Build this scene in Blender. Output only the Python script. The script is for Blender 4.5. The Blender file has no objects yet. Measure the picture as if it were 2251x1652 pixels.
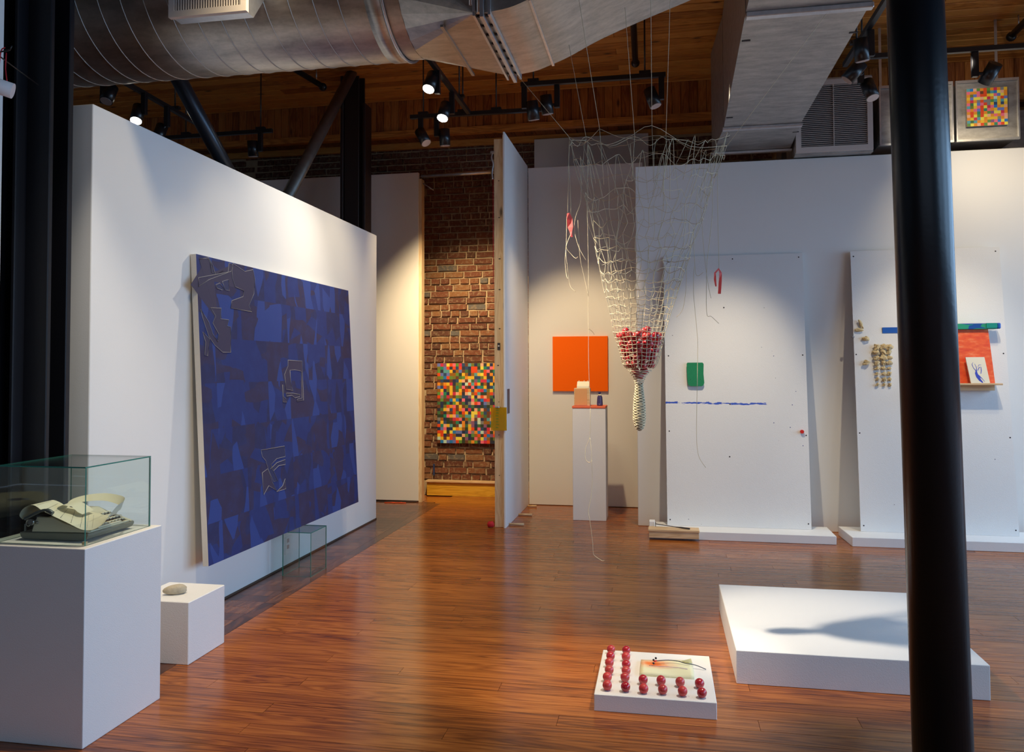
import bpy, bmesh, math, random
from mathutils import Vector, Matrix
R = random.Random(7)
sc = bpy.context.scene
COL = sc.collection
PI = math.pi

# ------------------------------------------------------------------ camera
cam = bpy.data.cameras.new('camera'); co = bpy.data.objects.new('camera', cam); COL.objects.link(co)
cam.sensor_width = 36.0
cam.lens = 1746.13 / 2251 * 36
cam.shift_x = 0.0
cam.shift_y = -(826 - 757.06) / 2251
yaw, pitch, roll = 0.1864766, 0.0303027, -0.00338762
fw = Vector((-math.sin(yaw) * math.cos(pitch), math.cos(yaw) * math.cos(pitch), math.sin(pitch)))
r0 = Vector((math.cos(yaw), math.sin(yaw), 0)); u0 = r0.cross(fw)
rr = math.cos(roll) * r0 + math.sin(roll) * u0
uu = -math.sin(roll) * r0 + math.cos(roll) * u0
mw = Matrix(((rr.x, uu.x, -fw.x, 0), (rr.y, uu.y, -fw.y, 0), (rr.z, uu.z, -fw.z, 1.43), (0, 0, 0, 1)))
co.matrix_world = mw
cam.clip_start = 0.05
sc.camera = co

# ------------------------------------------------------------------ look
sc.view_settings.view_transform = 'Standard'
sc.view_settings.look = 'None'
sc.view_settings.gamma = 1.0
sc.view_settings.use_curve_mapping = False
sc.view_settings.exposure = 0.16
cy = sc.cycles
cy.use_denoising = True
cy.max_bounces = 7; cy.diffuse_bounces = 4; cy.glossy_bounces = 4; cy.transmission_bounces = 6; cy.transparent_max_bounces = 12
cy.caustics_reflective = False; cy.caustics_refractive = False
cy.sample_clamp_indirect = 4.0

w = bpy.data.worlds.new('world'); sc.world = w; w.use_nodes = True
w.node_tree.nodes['Background'].inputs[0].default_value = (0.55, 0.72, 1.0, 1)
w.node_tree.nodes['Background'].inputs[1].default_value = 0.6

COOL = (0.37, 0.64, 1.0); WARM = (1.0, 0.80, 0.50); NEUT = (1.0, 0.89, 0.72)

def area(name, loc, target, sx, sy, power, color):
    l = bpy.data.lights.new(name, 'AREA'); l.shape = 'RECTANGLE'; l.size = sx; l.size_y = sy
    l.energy = power; l.color = color
    o = bpy.data.objects.new(name, l); COL.objects.link(o); o.location = loc
    o.rotation_euler = (Vector(target) - Vector(loc)).to_track_quat('-Z', 'Y').to_euler()
    return o

def spot(name, loc, target, power, deg, blend=0.6, color=WARM, size=0.035):
    l = bpy.data.lights.new(name, 'SPOT'); l.energy = power; l.color = color
    l.spot_size = math.radians(deg); l.spot_blend = blend; l.shadow_soft_size = size
    o = bpy.data.objects.new(name, l); COL.objects.link(o); o.location = loc
    o.rotation_euler = (Vector(target) - Vector(loc)).to_track_quat('-Z', 'Y').to_euler()
    return o

# daylight through the windows of the right-hand wall and an added fill behind the camera
for i, y in enumerate((-1.2, 1.3, 3.8, 6.3)):
    o = area('window_daylight', (5.62, y, 1.9), (2.8, y, 0.35), 1.9, 2.6, 62, COOL)
    o.data.spread = math.radians(140)
area('rear_fill', (0.6, -3.42, 1.9), (0.6, 0, 0.9), 4.6, 2.4, 3, (0.80, 0.86, 1.0))  # weak cool fill added behind the camera
# added warm fill spots outside the picture, for bounce off the floor
for x, y in ((-3.2, -1.3), (-0.4, -1.3), (2.6, -1.2), (3.9, 2.0), (4.1, 4.6)):
    spot('spot_fill', (x, y, 3.6), (x, y, 0.0), 80, 64, 1.0, WARM)
# gallery track lights, and added beams with no fixture of their own
spot('spot_divider', (-0.95, 4.9, 3.6), (-1.44, 7.05, 1.7), 75, 44, 1.0, WARM)  # added from the camera side to brighten the stud, no fixture
spot('spot_painting', (-1.76, 5.80, 3.52), (-2.66, 4.9, 1.35), 120, 84, 1.0, NEUT)
spot('spot_wall', (-1.70, 6.20, 3.42), (-2.72, 6.1, 1.35), 70, 84, 1.0, WARM)
spot('spot_back_wall', (-2.06, 6.90, 3.46), (-2.95, 8.25, 0.9), 55, 60, 1.0, WARM)
spot('spot_mosaic', (-1.92, 6.98, 3.44), (-2.05, 8.8, 1.1), 360, 74, 0.9, (1.0, 0.74, 0.42))
spot('spot_orange', (-0.89, 6.39, 3.48), (-0.80, 8.27, 1.20), 200, 50, 0.75, (1.0, 0.74, 0.42))
spot('spot_board', (0.40, 5.85, 3.62), (0.58, 7.10, 0.72), 230, 50, 1.0, (1.0, 0.85, 0.62))  # beam placed for the pool on the board, no fixture
spot('spot_board', (2.25, 5.70, 3.6), (2.28, 7.12, 1.05), 130, 50, 0.9, (1.0, 0.85, 0.62))  # likewise without a lamp of its own
spot('spot_small_mosaic', (2.20, 6.25, 3.66), (2.62, 7.25, 3.52), 22, 80, 0.8, NEUT)
spot('spot_upper_wall', (2.6, 5.9, 3.66), (2.9, 7.35, 2.4), 75, 80, 0.95, WARM)
spot('spot_platform', (-1.32, 3.72, 3.05), (0.72, 4.25, 0.15), 520, 29, 0.95, (1.0, 0.88, 0.70), 0.05)  # beam set under the duct for the net shadow, no lamp hangs there
spot('spot_red_balls', (0.85, 3.42, 3.4), (-0.10, 3.62, 0.05), 250, 26, 0.8, NEUT)
spot('spot_floor_glow', (-0.42, 3.42, 3.3), (-0.62, 3.80, 0.0), 130, 26, 0.9, WARM)
spot('spot_typewriter', (-2.15, 2.95, 3.55), (-2.32, 3.25, 0.75), 110, 50, 0.7, NEUT, 0.05)
spot('spot_wall_near', (-1.6, 3.2, 3.45), (-2.72, 4.1, 1.2), 36, 85, 1.0, WARM)  # added to warm the near part of the partition, no lamp there
spot('spot_floor', (-1.3, 2.9, 3.5), (-1.65, 4.0, 0.0), 130, 75, 1.0, WARM)
spot('spot_aisle', (-1.2, 5.3, 3.6), (-1.3, 6.3, 0.0), 80, 80, 1.0, WARM)

# ------------------------------------------------------------------ materials
MATS = {}
def mat(name, color=(0.8, 0.8, 0.8), rough=0.6, metal=0.0, spec=0.5, bump=0.0, bscale=60, var=0.0, vscale=3.0, emit=None, coat=0.0):
    m = bpy.data.materials.new(name); m.use_nodes = True; MATS[name] = m
    nt = m.node_tree; b = nt.nodes['Principled BSDF']
    b.inputs['Base Color'].default_value = (*color, 1)
    b.inputs['Roughness'].default_value = rough
    b.inputs['Metallic'].default_value = metal
    b.inputs['Specular IOR Level'].default_value = spec
    b.inputs['Coat Weight'].default_value = coat
    g = nt.nodes.new('ShaderNodeNewGeometry')
    if var:
        n = nt.nodes.new('ShaderNodeTexNoise'); n.inputs['Scale'].default_value = vscale; n.inputs['Detail'].default_value = 5
        nt.links.new(g.outputs['Position'], n.inputs['Vector'])
        x = nt.nodes.new('ShaderNodeMix'); x.data_type = 'RGBA'
        x.inputs['A'].default_value = (*[c * (1 - var) for c in color], 1)
        x.inputs['B'].default_value = (*[min(1, c * (1 + var)) for c in color], 1)
        nt.links.new(n.outputs['Fac'], x.inputs['Factor']); nt.links.new(x.outputs['Result'], b.inputs['Base Color'])
    if bump:
        n = nt.nodes.new('ShaderNodeTexNoise'); n.inputs['Scale'].default_value = bscale; n.inputs['Detail'].default_value = 4
        nt.links.new(g.outputs['Position'], n.inputs['Vector'])
        bp = nt.nodes.new('ShaderNodeBump'); bp.inputs['Strength'].default_value = bump; bp.inputs['Distance'].default_value = 0.004
        nt.links.new(n.outputs['Fac'], bp.inputs['Height']); nt.links.new(bp.outputs['Normal'], b.inputs['Normal'])
    if emit:
        b.inputs['Emission Color'].default_value = (*emit[0], 1); b.inputs['Emission Strength'].default_value = emit[1]
    return m

class NT:
    """tiny helper for longer node graphs"""
    def __init__(s, m): s.t = m.node_tree; s.b = s.t.nodes.get('Principled BSDF')
    def n(s, typ, **kw):
        x = s.t.nodes.new(typ)
        for k, v in kw.items():
            if k in x.inputs: x.inputs[k].default_value = v
            else: setattr(x, k, v)
        return x
    def l(s, a, b): s.t.links.new(a, b)
    def math(s, op, a, b=None, c=None):
        x = s.t.nodes.new('ShaderNodeMath'); x.operation = op
        for i, v in enumerate((a, b, c)):
            if v is None: continue
            if hasattr(v, 'links') or hasattr(v, 'is_linked'): s.l(v, x.inputs[i])
            else: x.inputs[i].default_value = v
        return x.outputs[0]
    @staticmethod
    def schlick(t):
        lw = t.nodes.new('ShaderNodeLayerWeight'); lw.inputs['Blend'].default_value = 0.5
        p = t.nodes.new('ShaderNodeMath'); p.operation = 'POWER'; t.links.new(lw.outputs['Facing'], p.inputs[0]); p.inputs[1].default_value = 4.5
        a = t.nodes.new('ShaderNodeMath'); a.operation = 'MULTIPLY_ADD'; t.links.new(p.outputs[0], a.inputs[0]); a.inputs[1].default_value = 0.9; a.inputs[2].default_value = 0.04
        return a
    def ramp(s, fac, stops, interp='LINEAR'):
        x = s.t.nodes.new('ShaderNodeValToRGB'); x.color_ramp.interpolation = interp
        e = x.color_ramp.elements
        while len(e) < len(stops): e.new(0.5)
        for i, (p, c) in enumerate(stops):
            e[i].position = p; e[i].color = (*c, 1)
        s.l(fac, x.inputs['Fac']); return x.outputs['Color']
    def mix(s, f, a, b, blend='MIX'):
        x = s.t.nodes.new('ShaderNodeMix'); x.data_type = 'RGBA'; x.blend_type = blend
        for k, v in (('Factor', f), ('A', a), ('B', b)):
            if hasattr(v, 'is_linked'): s.l(v, x.inputs[k])
            else: x.inputs[k].default_value = v if k == 'Factor' else (*v, 1)
        return x.outputs['Result']

def wood(name, stops, axis=0, flat=None, rough=0.3, stretch=9.0, fine=1.0, knots=0.0, vary=0.35, bump=0.15, coat=0.0, spec=0.5, ringscale=1.0):
    m = mat(name, rough=rough, spec=spec, coat=coat); t = NT(m)
    g = t.n('ShaderNodeNewGeometry'); oi = t.n('ShaderNodeObjectInfo')
    off = t.math('MULTIPLY', oi.outputs['Random'], 37.0)
    cmb = t.n('ShaderNodeCombineXYZ'); 
    for i in range(3): t.l(off, cmb.inputs[i])
    ad = t.n('ShaderNodeVectorMath', operation='ADD'); t.l(g.outputs['Position'], ad.inputs[0]); t.l(cmb.outputs[0], ad.inputs[1])
    mp = t.n('ShaderNodeMapping'); sc3 = [stretch] * 3; sc3[axis] = 1.0
    mp.inputs['Scale'].default_value = sc3; t.l(ad.outputs[0], mp.inputs['Vector'])
    n1 = t.n('ShaderNodeTexNoise', Scale=1.1 * ringscale, Detail=3.0, Distortion=0.6); t.l(mp.outputs[0], n1.inputs['Vector'])
    rings = t.math('FRACT', t.math('MULTIPLY', n1.outputs['Fac'], 9.0))
    tri = t.math('ABSOLUTE', t.math('SUBTRACT', rings, 0.5))
    tri = t.math('MULTIPLY', tri, 2.0)
    mp2 = t.n('ShaderNodeMapping'); s2 = [90 * fine] * 3; s2[axis] = 3.0 * fine
    mp2.inputs['Scale'].default_value = s2; t.l(ad.outputs[0], mp2.inputs['Vector'])
    n2 = t.n('ShaderNodeTexNoise', Scale=1.0, Detail=4.0); t.l(mp2.outputs[0], n2.inputs['Vector'])
    f = t.math('ADD', t.math('MULTIPLY', tri, 0.5), t.math('MULTIPLY', n2.outputs['Fac'], 0.55))
    f2 = t.math('ADD', f, t.math('MULTIPLY', t.math('SUBTRACT', oi.outputs['Random'], 0.5), vary))
    c = t.ramp(f2, stops)
    if knots:
        mp3 = t.n('ShaderNodeMapping'); s3 = [7.0] * 3; s3[axis] = 2.6
        if flat is not None: s3[flat] = 0.0
        mp3.inputs['Scale'].default_value = s3; t.l(ad.outputs[0], mp3.inputs['Vector'])
        v = t.n('ShaderNodeTexVoronoi', Scale=1.0); t.l(mp3.outputs[0], v.inputs['Vector'])
        k = t.n('ShaderNodeMapRange'); t.l(v.outputs['Distance'], k.inputs['Value'])
        k.inputs['From Min'].default_value = 0.05; k.inputs['From Max'].default_value = 0.15
        k.inputs['To Min'].default_value = knots; k.inputs['To Max'].default_value = 0.0
        c = t.mix(k.outputs['Result'], c, tuple(x * 0.12 for x in stops[0][1]))
    t.l(c, t.b.inputs['Base Color'])
    bp = t.n('ShaderNodeBump', Strength=bump, Distance=0.002); t.l(n2.outputs['Fac'], bp.inputs['Height']); t.l(bp.outputs['Normal'], t.b.inputs['Normal'])
    return m

wall_m = mat('gallery_white_paint', (0.80, 0.79, 0.765), 0.75, bump=0.06, bscale=180, var=0.015)
plinth_m = mat('plinth_white_paint', (0.82, 0.81, 0.79), 0.55, bump=0.25, bscale=260, var=0.01)
room_m = mat('room_paint', (0.42, 0.38, 0.34), 0.9)
timber_m = wood('raw_pine_stud', [(0.1, (0.66, 0.45, 0.24)), (0.55, (0.80, 0.60, 0.36)), (0.9, (0.86, 0.69, 0.44))], axis=2, rough=0.6, knots=0.8, vary=0.1)
floor_m = wood('heart_pine_floor', [(0.10, (0.12, 0.030, 0.008)), (0.40, (0.27, 0.074, 0.014)), (0.70, (0.40, 0.120, 0.022)), (1.0, (0.50, 0.17, 0.034))], axis=0, rough=0.2, stretch=15, fine=0.9, vary=0.26, bump=0.04, spec=0.4, ringscale=0.75)
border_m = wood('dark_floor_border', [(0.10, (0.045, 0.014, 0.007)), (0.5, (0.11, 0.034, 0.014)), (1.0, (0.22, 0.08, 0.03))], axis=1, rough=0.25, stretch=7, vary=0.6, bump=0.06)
ceil_m = wood('pine_ceiling_board', [(0.1, (0.36, 0.125, 0.022)), (0.5, (0.60, 0.25, 0.05)), (1.0, (0.72, 0.34, 0.08))], axis=0, flat=2, rough=0.5, knots=0.9, vary=0.85)
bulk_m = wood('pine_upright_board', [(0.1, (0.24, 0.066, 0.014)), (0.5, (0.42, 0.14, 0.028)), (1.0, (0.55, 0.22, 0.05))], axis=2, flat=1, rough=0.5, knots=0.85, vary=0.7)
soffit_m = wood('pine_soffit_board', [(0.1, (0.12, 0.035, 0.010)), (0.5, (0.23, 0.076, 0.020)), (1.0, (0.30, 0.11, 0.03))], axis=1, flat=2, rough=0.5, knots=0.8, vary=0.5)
ply_m = wood('light_wood', [(0.1, (0.55, 0.34, 0.16)), (0.6, (0.72, 0.50, 0.27)), (1.0, (0.80, 0.60, 0.36))], axis=0, rough=0.5, vary=0.1)
ledge_m = wood('amber_ledge_wood', [(0.1, (0.52, 0.25, 0.02)), (0.6, (0.75, 0.42, 0.035)), (1.0, (0.82, 0.50, 0.06))], axis=0, rough=0.4, vary=0.1)
black_m = mat('black_steel', (0.006, 0.006, 0.009), 0.38, bump=0.12, bscale=40)
post_m = mat('black_iron_post', (0.004, 0.007, 0.011), 0.30, spec=0.35, bump=0.08, bscale=70)
brown_steel = mat('dark_oxide_steel', (0.020, 0.010, 0.008), 0.5, bump=0.1)
brace_m = mat('grey_steel_pipe', (0.11, 0.10, 0.09), 0.42, metal=0.6, var=0.4, vscale=14)
track_m = mat('track_black', (0.012, 0.012, 0.013), 0.35)
head_m = mat('lamp_head_black', (0.010, 0.010, 0.012), 0.30)
lens_off = mat('lamp_lens_unlit', (0.45, 0.36, 0.33), 0.35)
lens_on = mat('lamp_lens_lit', (1, 1, 1), 0.5, emit=((1.0, 0.98, 0.86), 30))
mortar_m = mat('lime_mortar', (0.50, 0.385, 0.24), 0.95, bump=0.8, bscale=90, var=0.25, vscale=9)
def brick_mat():
    m = mat('old_red_brick', rough=0.9); t = NT(m)
    oi = t.n('ShaderNodeObjectInfo'); g = t.n('ShaderNodeNewGeometry')
    c = t.ramp(oi.outputs['Random'], [(0.0, (0.16, 0.055, 0.030)), (0.22, (0.24, 0.080, 0.038)), (0.45, (0.20, 0.066, 0.034)), (0.62, (0.29, 0.115, 0.048)), (0.78, (0.14, 0.055, 0.032)), (0.88, (0.34, 0.16, 0.065)), (0.96, (0.16, 0.16, 0.15))], 'CONSTANT')
    n = t.n('ShaderNodeTexNoise', Scale=26.0, Detail=6.0, Roughness=0.7); t.l(g.outputs['Position'], n.inputs['Vector'])
    sp = t.ramp(n.outputs['Fac'], [(0.50, (0, 0, 0)), (0.60, (1, 1, 1))])
    c2 = t.mix(t.math('MULTIPLY', sp, 0.60), c, (0.42, 0.31, 0.19))
    n2 = t.n('ShaderNodeTexNoise', Scale=70.0, Detail=4.0); t.l(g.outputs['Position'], n2.inputs['Vector'])
    c3 = t.mix(t.math('MULTIPLY', n2.outputs['Fac'], 0.6), c2, (0.05, 0.018, 0.012))
    t.l(c3, t.b.inputs['Base Color'])
    bp = t.n('ShaderNodeBump', Strength=0.7, Distance=0.004); t.l(n.outputs['Fac'], bp.inputs['Height']); t.l(bp.outputs['Normal'], t.b.inputs['Normal'])
    return m
brick_m = brick_mat()
def duct_mat(name, base, rough, warm=0.0):
    m = mat(name, base, rough, metal=0.9); t = NT(m)
    g = t.n('ShaderNodeNewGeometry')
    mp = t.n('ShaderNodeMapping'); mp.inputs['Scale'].default_value = (4, 12, 12); t.l(g.outputs['Position'], mp.inputs['Vector'])
    n = t.n('ShaderNodeTexNoise', Scale=1.4, Detail=6.0, Roughness=0.65); t.l(mp.outputs[0], n.inputs['Vector'])
    v = t.n('ShaderNodeTexVoronoi', Scale=55.0); t.l(g.outputs['Position'], v.inputs['Vector'])
    f = t.math('ADD', t.math('MULTIPLY', n.outputs['Fac'], 0.8), t.math('MULTIPLY', v.outputs['Distance'], 0.06))
    c = t.ramp(f, [(0.25, tuple(x * 0.55 for x in base)), (0.6, base), (0.85, tuple(min(1, x * 1.15) for x in base))])
    t.l(c, t.b.inputs['Base Color'])
    r = t.n('ShaderNodeMapRange'); t.l(n.outputs['Fac'], r.inputs['Value']); r.inputs['To Min'].default_value = rough - 0.08; r.inputs['To Max'].default_value = rough + 0.14
    t.l(r.outputs['Result'], t.b.inputs['Roughness'])
    bp = t.n('ShaderNodeBump', Strength=0.05, Distance=0.01); t.l(n.outputs['Fac'], bp.inputs['Height']); t.l(bp.outputs['Normal'], t.b.inputs['Normal'])
    return m
galv_m = duct_mat('galvanised_sheet', (0.62, 0.57, 0.51), 0.38)
galv_flat = duct_mat('galvanised_sheet_dull', (0.54, 0.52, 0.49), 0.46)
seam_m = mat('galvanised_seam', (0.42, 0.40, 0.37), 0.4, metal=0.85)
flange_m = mat('galvanised_flange', (0.62, 0.63, 0.65), 0.33, metal=0.85, var=0.2, vscale=30)
grille_m = mat('grille_white_paint', (0.62, 0.56, 0.52), 0.5)
grille_dark = mat('grille_inner_dark', (0.02, 0.02, 0.022), 0.8)
canvas_edge = mat('raw_canvas_edge', (0.68, 0.63, 0.55), 0.85, bump=0.4, bscale=300, var=0.1)
orange_m = mat('orange_paint', (1.0, 0.145, 0.001), 0.7, spec=0.15, bump=0.05, var=0.03)
cord_m = mat('cotton_cord', (0.66, 0.56, 0.37), 0.85)
pink_m = mat('pink_flagging', (1.0, 0.26, 0.24), 0.6, emit=None)
red_m = mat('red_lacquer', (0.50, 0.022, 0.035), 0.26, coat=0.3)
def red_ball():
    t = NT(red_m); oi = t.n('ShaderNodeObjectInfo')
    c = t.ramp(oi.outputs['Random'], [(0.0, (0.36, 0.010, 0.022)), (0.35, (0.46, 0.018, 0.030)), (0.6, (0.50, 0.055, 0.05)), (1.0, (0.58, 0.03, 0.035))])
    t.l(c, t.b.inputs['Base Color'])
    r = t.n('ShaderNodeMapRange'); t.l(oi.outputs['Random'], r.inputs['Value']); r.inputs['To Min'].default_value = 0.16; r.inputs['To Max'].default_value = 0.45
    t.l(r.outputs['Result'], t.b.inputs['Roughness'])
red_ball()
paper_m = mat('cream_paper', (0.80, 0.75, 0.58), 0.75)
stone_m = mat('river_stone', (0.46, 0.39, 0.28), 0.85, bump=0.8, bscale=60, var=0.35, vscale=40)
frag_m = mat('tan_clay', (0.60, 0.46, 0.24), 0.8, bump=0.5, bscale=120, var=0.25, vscale=60)
twine_dark = mat('dark_twig', (0.03, 0.022, 0.022), 0.7)

def glass_mat():
    m = bpy.data.materials.new('sheet_glass'); m.use_nodes = True; t = m.node_tree
    t.nodes.clear()
    out = t.nodes.new('ShaderNodeOutputMaterial'); tr = t.nodes.new('ShaderNodeBsdfTransparent'); gl = t.nodes.new('ShaderNodeBsdfGlossy')
    tr.inputs[0].default_value = (0.94, 0.975, 0.965, 1); gl.inputs['Roughness'].default_value = 0.0
    fr = NT.schlick(t)
    mx = t.nodes.new('ShaderNodeMixShader')
    t.links.new(fr.outputs[0], mx.inputs[0]); t.links.new(tr.outputs[0], mx.inputs[1]); t.links.new(gl.outputs[0], mx.inputs[2]); t.links.new(mx.outputs[0], out.inputs[0])
    return m
glass_m = glass_mat()
glass_edge = mat('glass_green_edge', (0.03, 0.22, 0.17), 0.15)

# ------------------------------------------------------------------ geometry helpers
def tag(o, label=None, cat=None, group=None, kind=None):
    if label: o['label'] = label
    if cat: o['category'] = cat
    if group: o['group'] = group
    if kind: o['kind'] = kind
    return o

def obj(name, bm, m, parent=None, origin=None, smooth=False, **kw):
    """bm holds world coordinates; the object's own origin goes to the base of its shape"""
    vs = [v.co for v in bm.verts]
    lo = Vector((min(v.x for v in vs), min(v.y for v in vs), min(v.z for v in vs)))
    hi = Vector((max(v.x for v in vs), max(v.y for v in vs), max(v.z for v in vs)))
    org = Vector(origin) if origin else Vector(((lo.x + hi.x) / 2, (lo.y + hi.y) / 2, lo.z))
    bmesh.ops.translate(bm, verts=bm.verts[:], vec=-org)
    me = bpy.data.meshes.new(name); bm.to_mesh(me); bm.free()
    if smooth:
        for p in me.polygons: p.use_smooth = True
    for x in (m if isinstance(m, (list, tuple)) else [m]): me.materials.append(x)
    o = bpy.data.objects.new(name, me); COL.objects.link(o)
    o.location = org
    if parent is not None:
        o.parent = parent; o.location = org - parent['_w'] if False else org - WLOC[parent.name]
    WLOC[o.name] = org
    return tag(o, **kw)
WLOC = {}
def thing(name, loc, label, cat, group=None, kind=None):
    o = bpy.data.objects.new(name, None); COL.objects.link(o); o.location = loc; o.empty_display_size = 0.1
    WLOC[o.name] = Vector(loc)
    return tag(o, label, cat, group, kind)

def box(bm, x0, x1, y0, y1, z0, z1, mi=0, M=None):
    r = bmesh.ops.create_cube(bm, size=1.0)
    T = Matrix.Translation(((x0 + x1) / 2, (y0 + y1) / 2, (z0 + z1) / 2)) @ Matrix.Diagonal((x1 - x0, y1 - y0, z1 - z0, 1))
    if M is not None: T = M @ T
    bmesh.ops.transform(bm, matrix=T, verts=r['verts'])
    for f in {f for v in r['verts'] for f in v.link_faces}: f.material_index = mi
    return r['verts']
def B(*a, **k):
    bm = bmesh.new(); box(bm, *a, **k); return bm
def bevel(bm, w, seg=2):
    bmesh.ops.bevel(bm, geom=bm.edges[:], offset=w, segments=seg, profile=0.5, affect='EDGES'); return bm
def cyl(bm, p0, p1, r0, r1=None, n=16, cap=True, mi=0):
    p0 = Vector(p0); p1 = Vector(p1); r1 = r0 if r1 is None else r1
    d = p1 - p0; L = d.length
    if L < 1e-7: return
    r = bmesh.ops.create_cone(bm, cap_ends=cap, segments=n, radius1=r0, radius2=r1, depth=L)
    q = d.to_track_quat('Z', 'Y').to_matrix().to_4x4()
    bmesh.ops.transform(bm, matrix=Matrix.Translation((p0 + p1) / 2) @ q, verts=r['verts'])
    for f in {f for v in r['verts'] for f in v.link_faces}:
        f.material_index = mi
        if len(f.verts) == 4: f.smooth = True
def CY(*a, **k):
    bm = bmesh.new(); cyl(bm, *a, **k); return bm
def tube(bm, pts, r, n=5, closed=False):
    pts = [Vector(p) for p in pts]
    if len(pts) < 2: return
    prev = None; rings = []
    N = len(pts)
    up = Vector((0.13, 0.31, 0.94))
    for i, p in enumerate(pts):
        a = pts[(i - 1) % N] if closed or i > 0 else p
        b = pts[(i + 1) % N] if closed or i < N - 1 else p
        d = (b - a)
        if d.length < 1e-9: d = Vector((0, 0, 1))
        d.normalize()
        s = d.cross(up)
        if s.length < 0.05: s = d.cross(Vector((1, 0, 0)))
        s.normalize(); t = s.cross(d)
        rad = r[i] if isinstance(r, (list, tuple)) else r
        rings.append([bm.verts.new(p + rad * (math.cos(2 * PI * k / n) * s + math.sin(2 * PI * k / n) * t)) for k in range(n)])
    for i in range(N if closed else N - 1):
        A, C = rings[i], rings[(i + 1) % N]
        for k in range(n):
            f = bm.faces.new((A[k], A[(k + 1) % n], C[(k + 1) % n], C[k])); f.smooth = True
    if not closed and n > 2:
        bm.faces.new(rings[0][::-1]); bm.faces.new(rings[-1])
def cord_r(pts): return [RC * (0.95 + 0.45 * max(0, min(1, (2.35 - p.z) / 0.5))) for p in pts]
def smooth_path(pts, sub=5):
    pts = [Vector(p) for p in pts]; out = []
    for i in range(len(pts) - 1):
        p0 = pts[max(i - 1, 0)]; p1 = pts[i]; p2 = pts[i + 1]; p3 = pts[min(i + 2, len(pts) - 1)]
        for k in range(sub):
            t = k / sub
            out.append(0.5 * ((2 * p1) + (-p0 + p2) * t + (2 * p0 - 5 * p1 + 4 * p2 - p3) * t * t + (-p0 + 3 * p1 - 3 * p2 + p3) * t ** 3))
    out.append(pts[-1]); return out
def ball(bm, c, r, sub=2, squash=(1, 1, 1), noise=0.0, seed=0):
    rr_ = random.Random(seed)
    x = bmesh.ops.create_icosphere(bm, subdivisions=sub, radius=r)
    for v in x['verts']:
        k = 1 + rr_.uniform(-noise, noise)
        v.co = Vector((v.co.x * squash[0] * k, v.co.y * squash[1] * k, v.co.z * squash[2] * k)) + Vector(c)
    for f in {f for v in x['verts'] for f in v.link_faces}: f.smooth = True
def prism(bm, prof, y0, y1, mi=0):
    """profile of (x,z) extruded along y"""
    a = [bm.verts.new((x, y0, z)) for x, z in prof]; b = [bm.verts.new((x, y1, z)) for x, z in prof]
    n = len(prof)
    fs = [bm.faces.new(a), bm.faces.new(b[::-1])]
    for i in range(n): fs.append(bm.faces.new((a[i], b[i], b[(i + 1) % n], a[(i + 1) % n])))
    for f in fs: f.material_index = mi
    bmesh.ops.recalc_face_normals(bm, faces=fs)
def struct(name, bm, m, parent=None, **kw):
    return obj(name, bm, m, parent, kind=None if parent else 'structure', **kw)

# ------------------------------------------------------------------ room shell
XL, XR, YB, YF, ZC = -8.0, 5.5, -3.3, 8.86, 4.45
fl = struct('floor', B(XL, XR, YB, YF, -0.2, -0.012), floor_m)
bm_cache = {}
def board(name, x0, x1, y0, y1, z0, z1, m, parent):
    key = (round(x1 - x0, 3), round(y1 - y0, 3), round(z1 - z0, 3), m.name)
    c = Vector(((x0 + x1) / 2, (y0 + y1) / 2, (z0 + z1) / 2))
    if key not in bm_cache:
        bm = B(-(x1 - x0) / 2, (x1 - x0) / 2, -(y1 - y0) / 2, (y1 - y0) / 2, -(z1 - z0) / 2, (z1 - z0) / 2)
        e = min(x1 - x0, y1 - y0, z1 - z0) * 0.12
        me = bpy.data.meshes.new(name); (bm if name == 'plank' else bevel(bm, e, 1)).to_mesh(me); bm.free(); me.materials.append(m); bm_cache[key] = me
    o = bpy.data.objects.new(name, bm_cache[key]); COL.objects.link(o); o.parent = parent; o.location = c - WLOC[parent.name]
    return o
# main floor boards, running across the room
PW = 0.098; y = 2.42; row = 0
while y < 8.70:
    xa = -2.33 if y > 3.2 else -2.75
    x = xa - R.choice((0.0, 0.4, 0.9, 1.3)); xend = 3.5
    if y > 7.36: xend = -0.2
    while x < xend:
        L_ = R.choice((1.6, 2.0, 2.4, 2.8))
        a = max(x, xa); b = min(x + L_, xend)
        if b - a > 0.05:
            dz = R.uniform(-0.0005, 0.0)
            board('plank', a + 0.0008, b - 0.0008, y + 0.0010, min(y + PW, 8.72) - 0.0010, -0.014 + dz, 0.0 + dz, floor_m, fl)
        x += L_
    y += PW; row += 1
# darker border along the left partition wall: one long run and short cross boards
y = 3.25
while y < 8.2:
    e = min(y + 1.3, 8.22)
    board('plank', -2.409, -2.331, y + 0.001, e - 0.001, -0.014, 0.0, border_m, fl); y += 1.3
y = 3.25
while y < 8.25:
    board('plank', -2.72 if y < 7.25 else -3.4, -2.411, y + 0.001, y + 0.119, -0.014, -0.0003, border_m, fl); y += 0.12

ce = struct('ceiling', B(XL, XR, YB, YF, ZC, ZC + 0.15), mat('dark_roof_deck', (0.10, 0.04, 0.015), 0.8))
y = 3.5; row = 0
while y < 8.40:
    x = -7.6 + (row % 3) * 0.9 - 1.8
    while x < 3.9:
        a = max(x, -7.4); b = min(x + 3.6, 3.9)
        if b - a > 0.1:
            board('ceiling_board', a + 0.001, b - 0.001, y + 0.007, min(y + 0.135, 8.40) - 0.007, ZC - 0.03 + R.uniform(-0.002, 0.0), ZC + 0.002, ceil_m, ce)
        x += 3.6
    y += 0.135; row += 1
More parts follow.
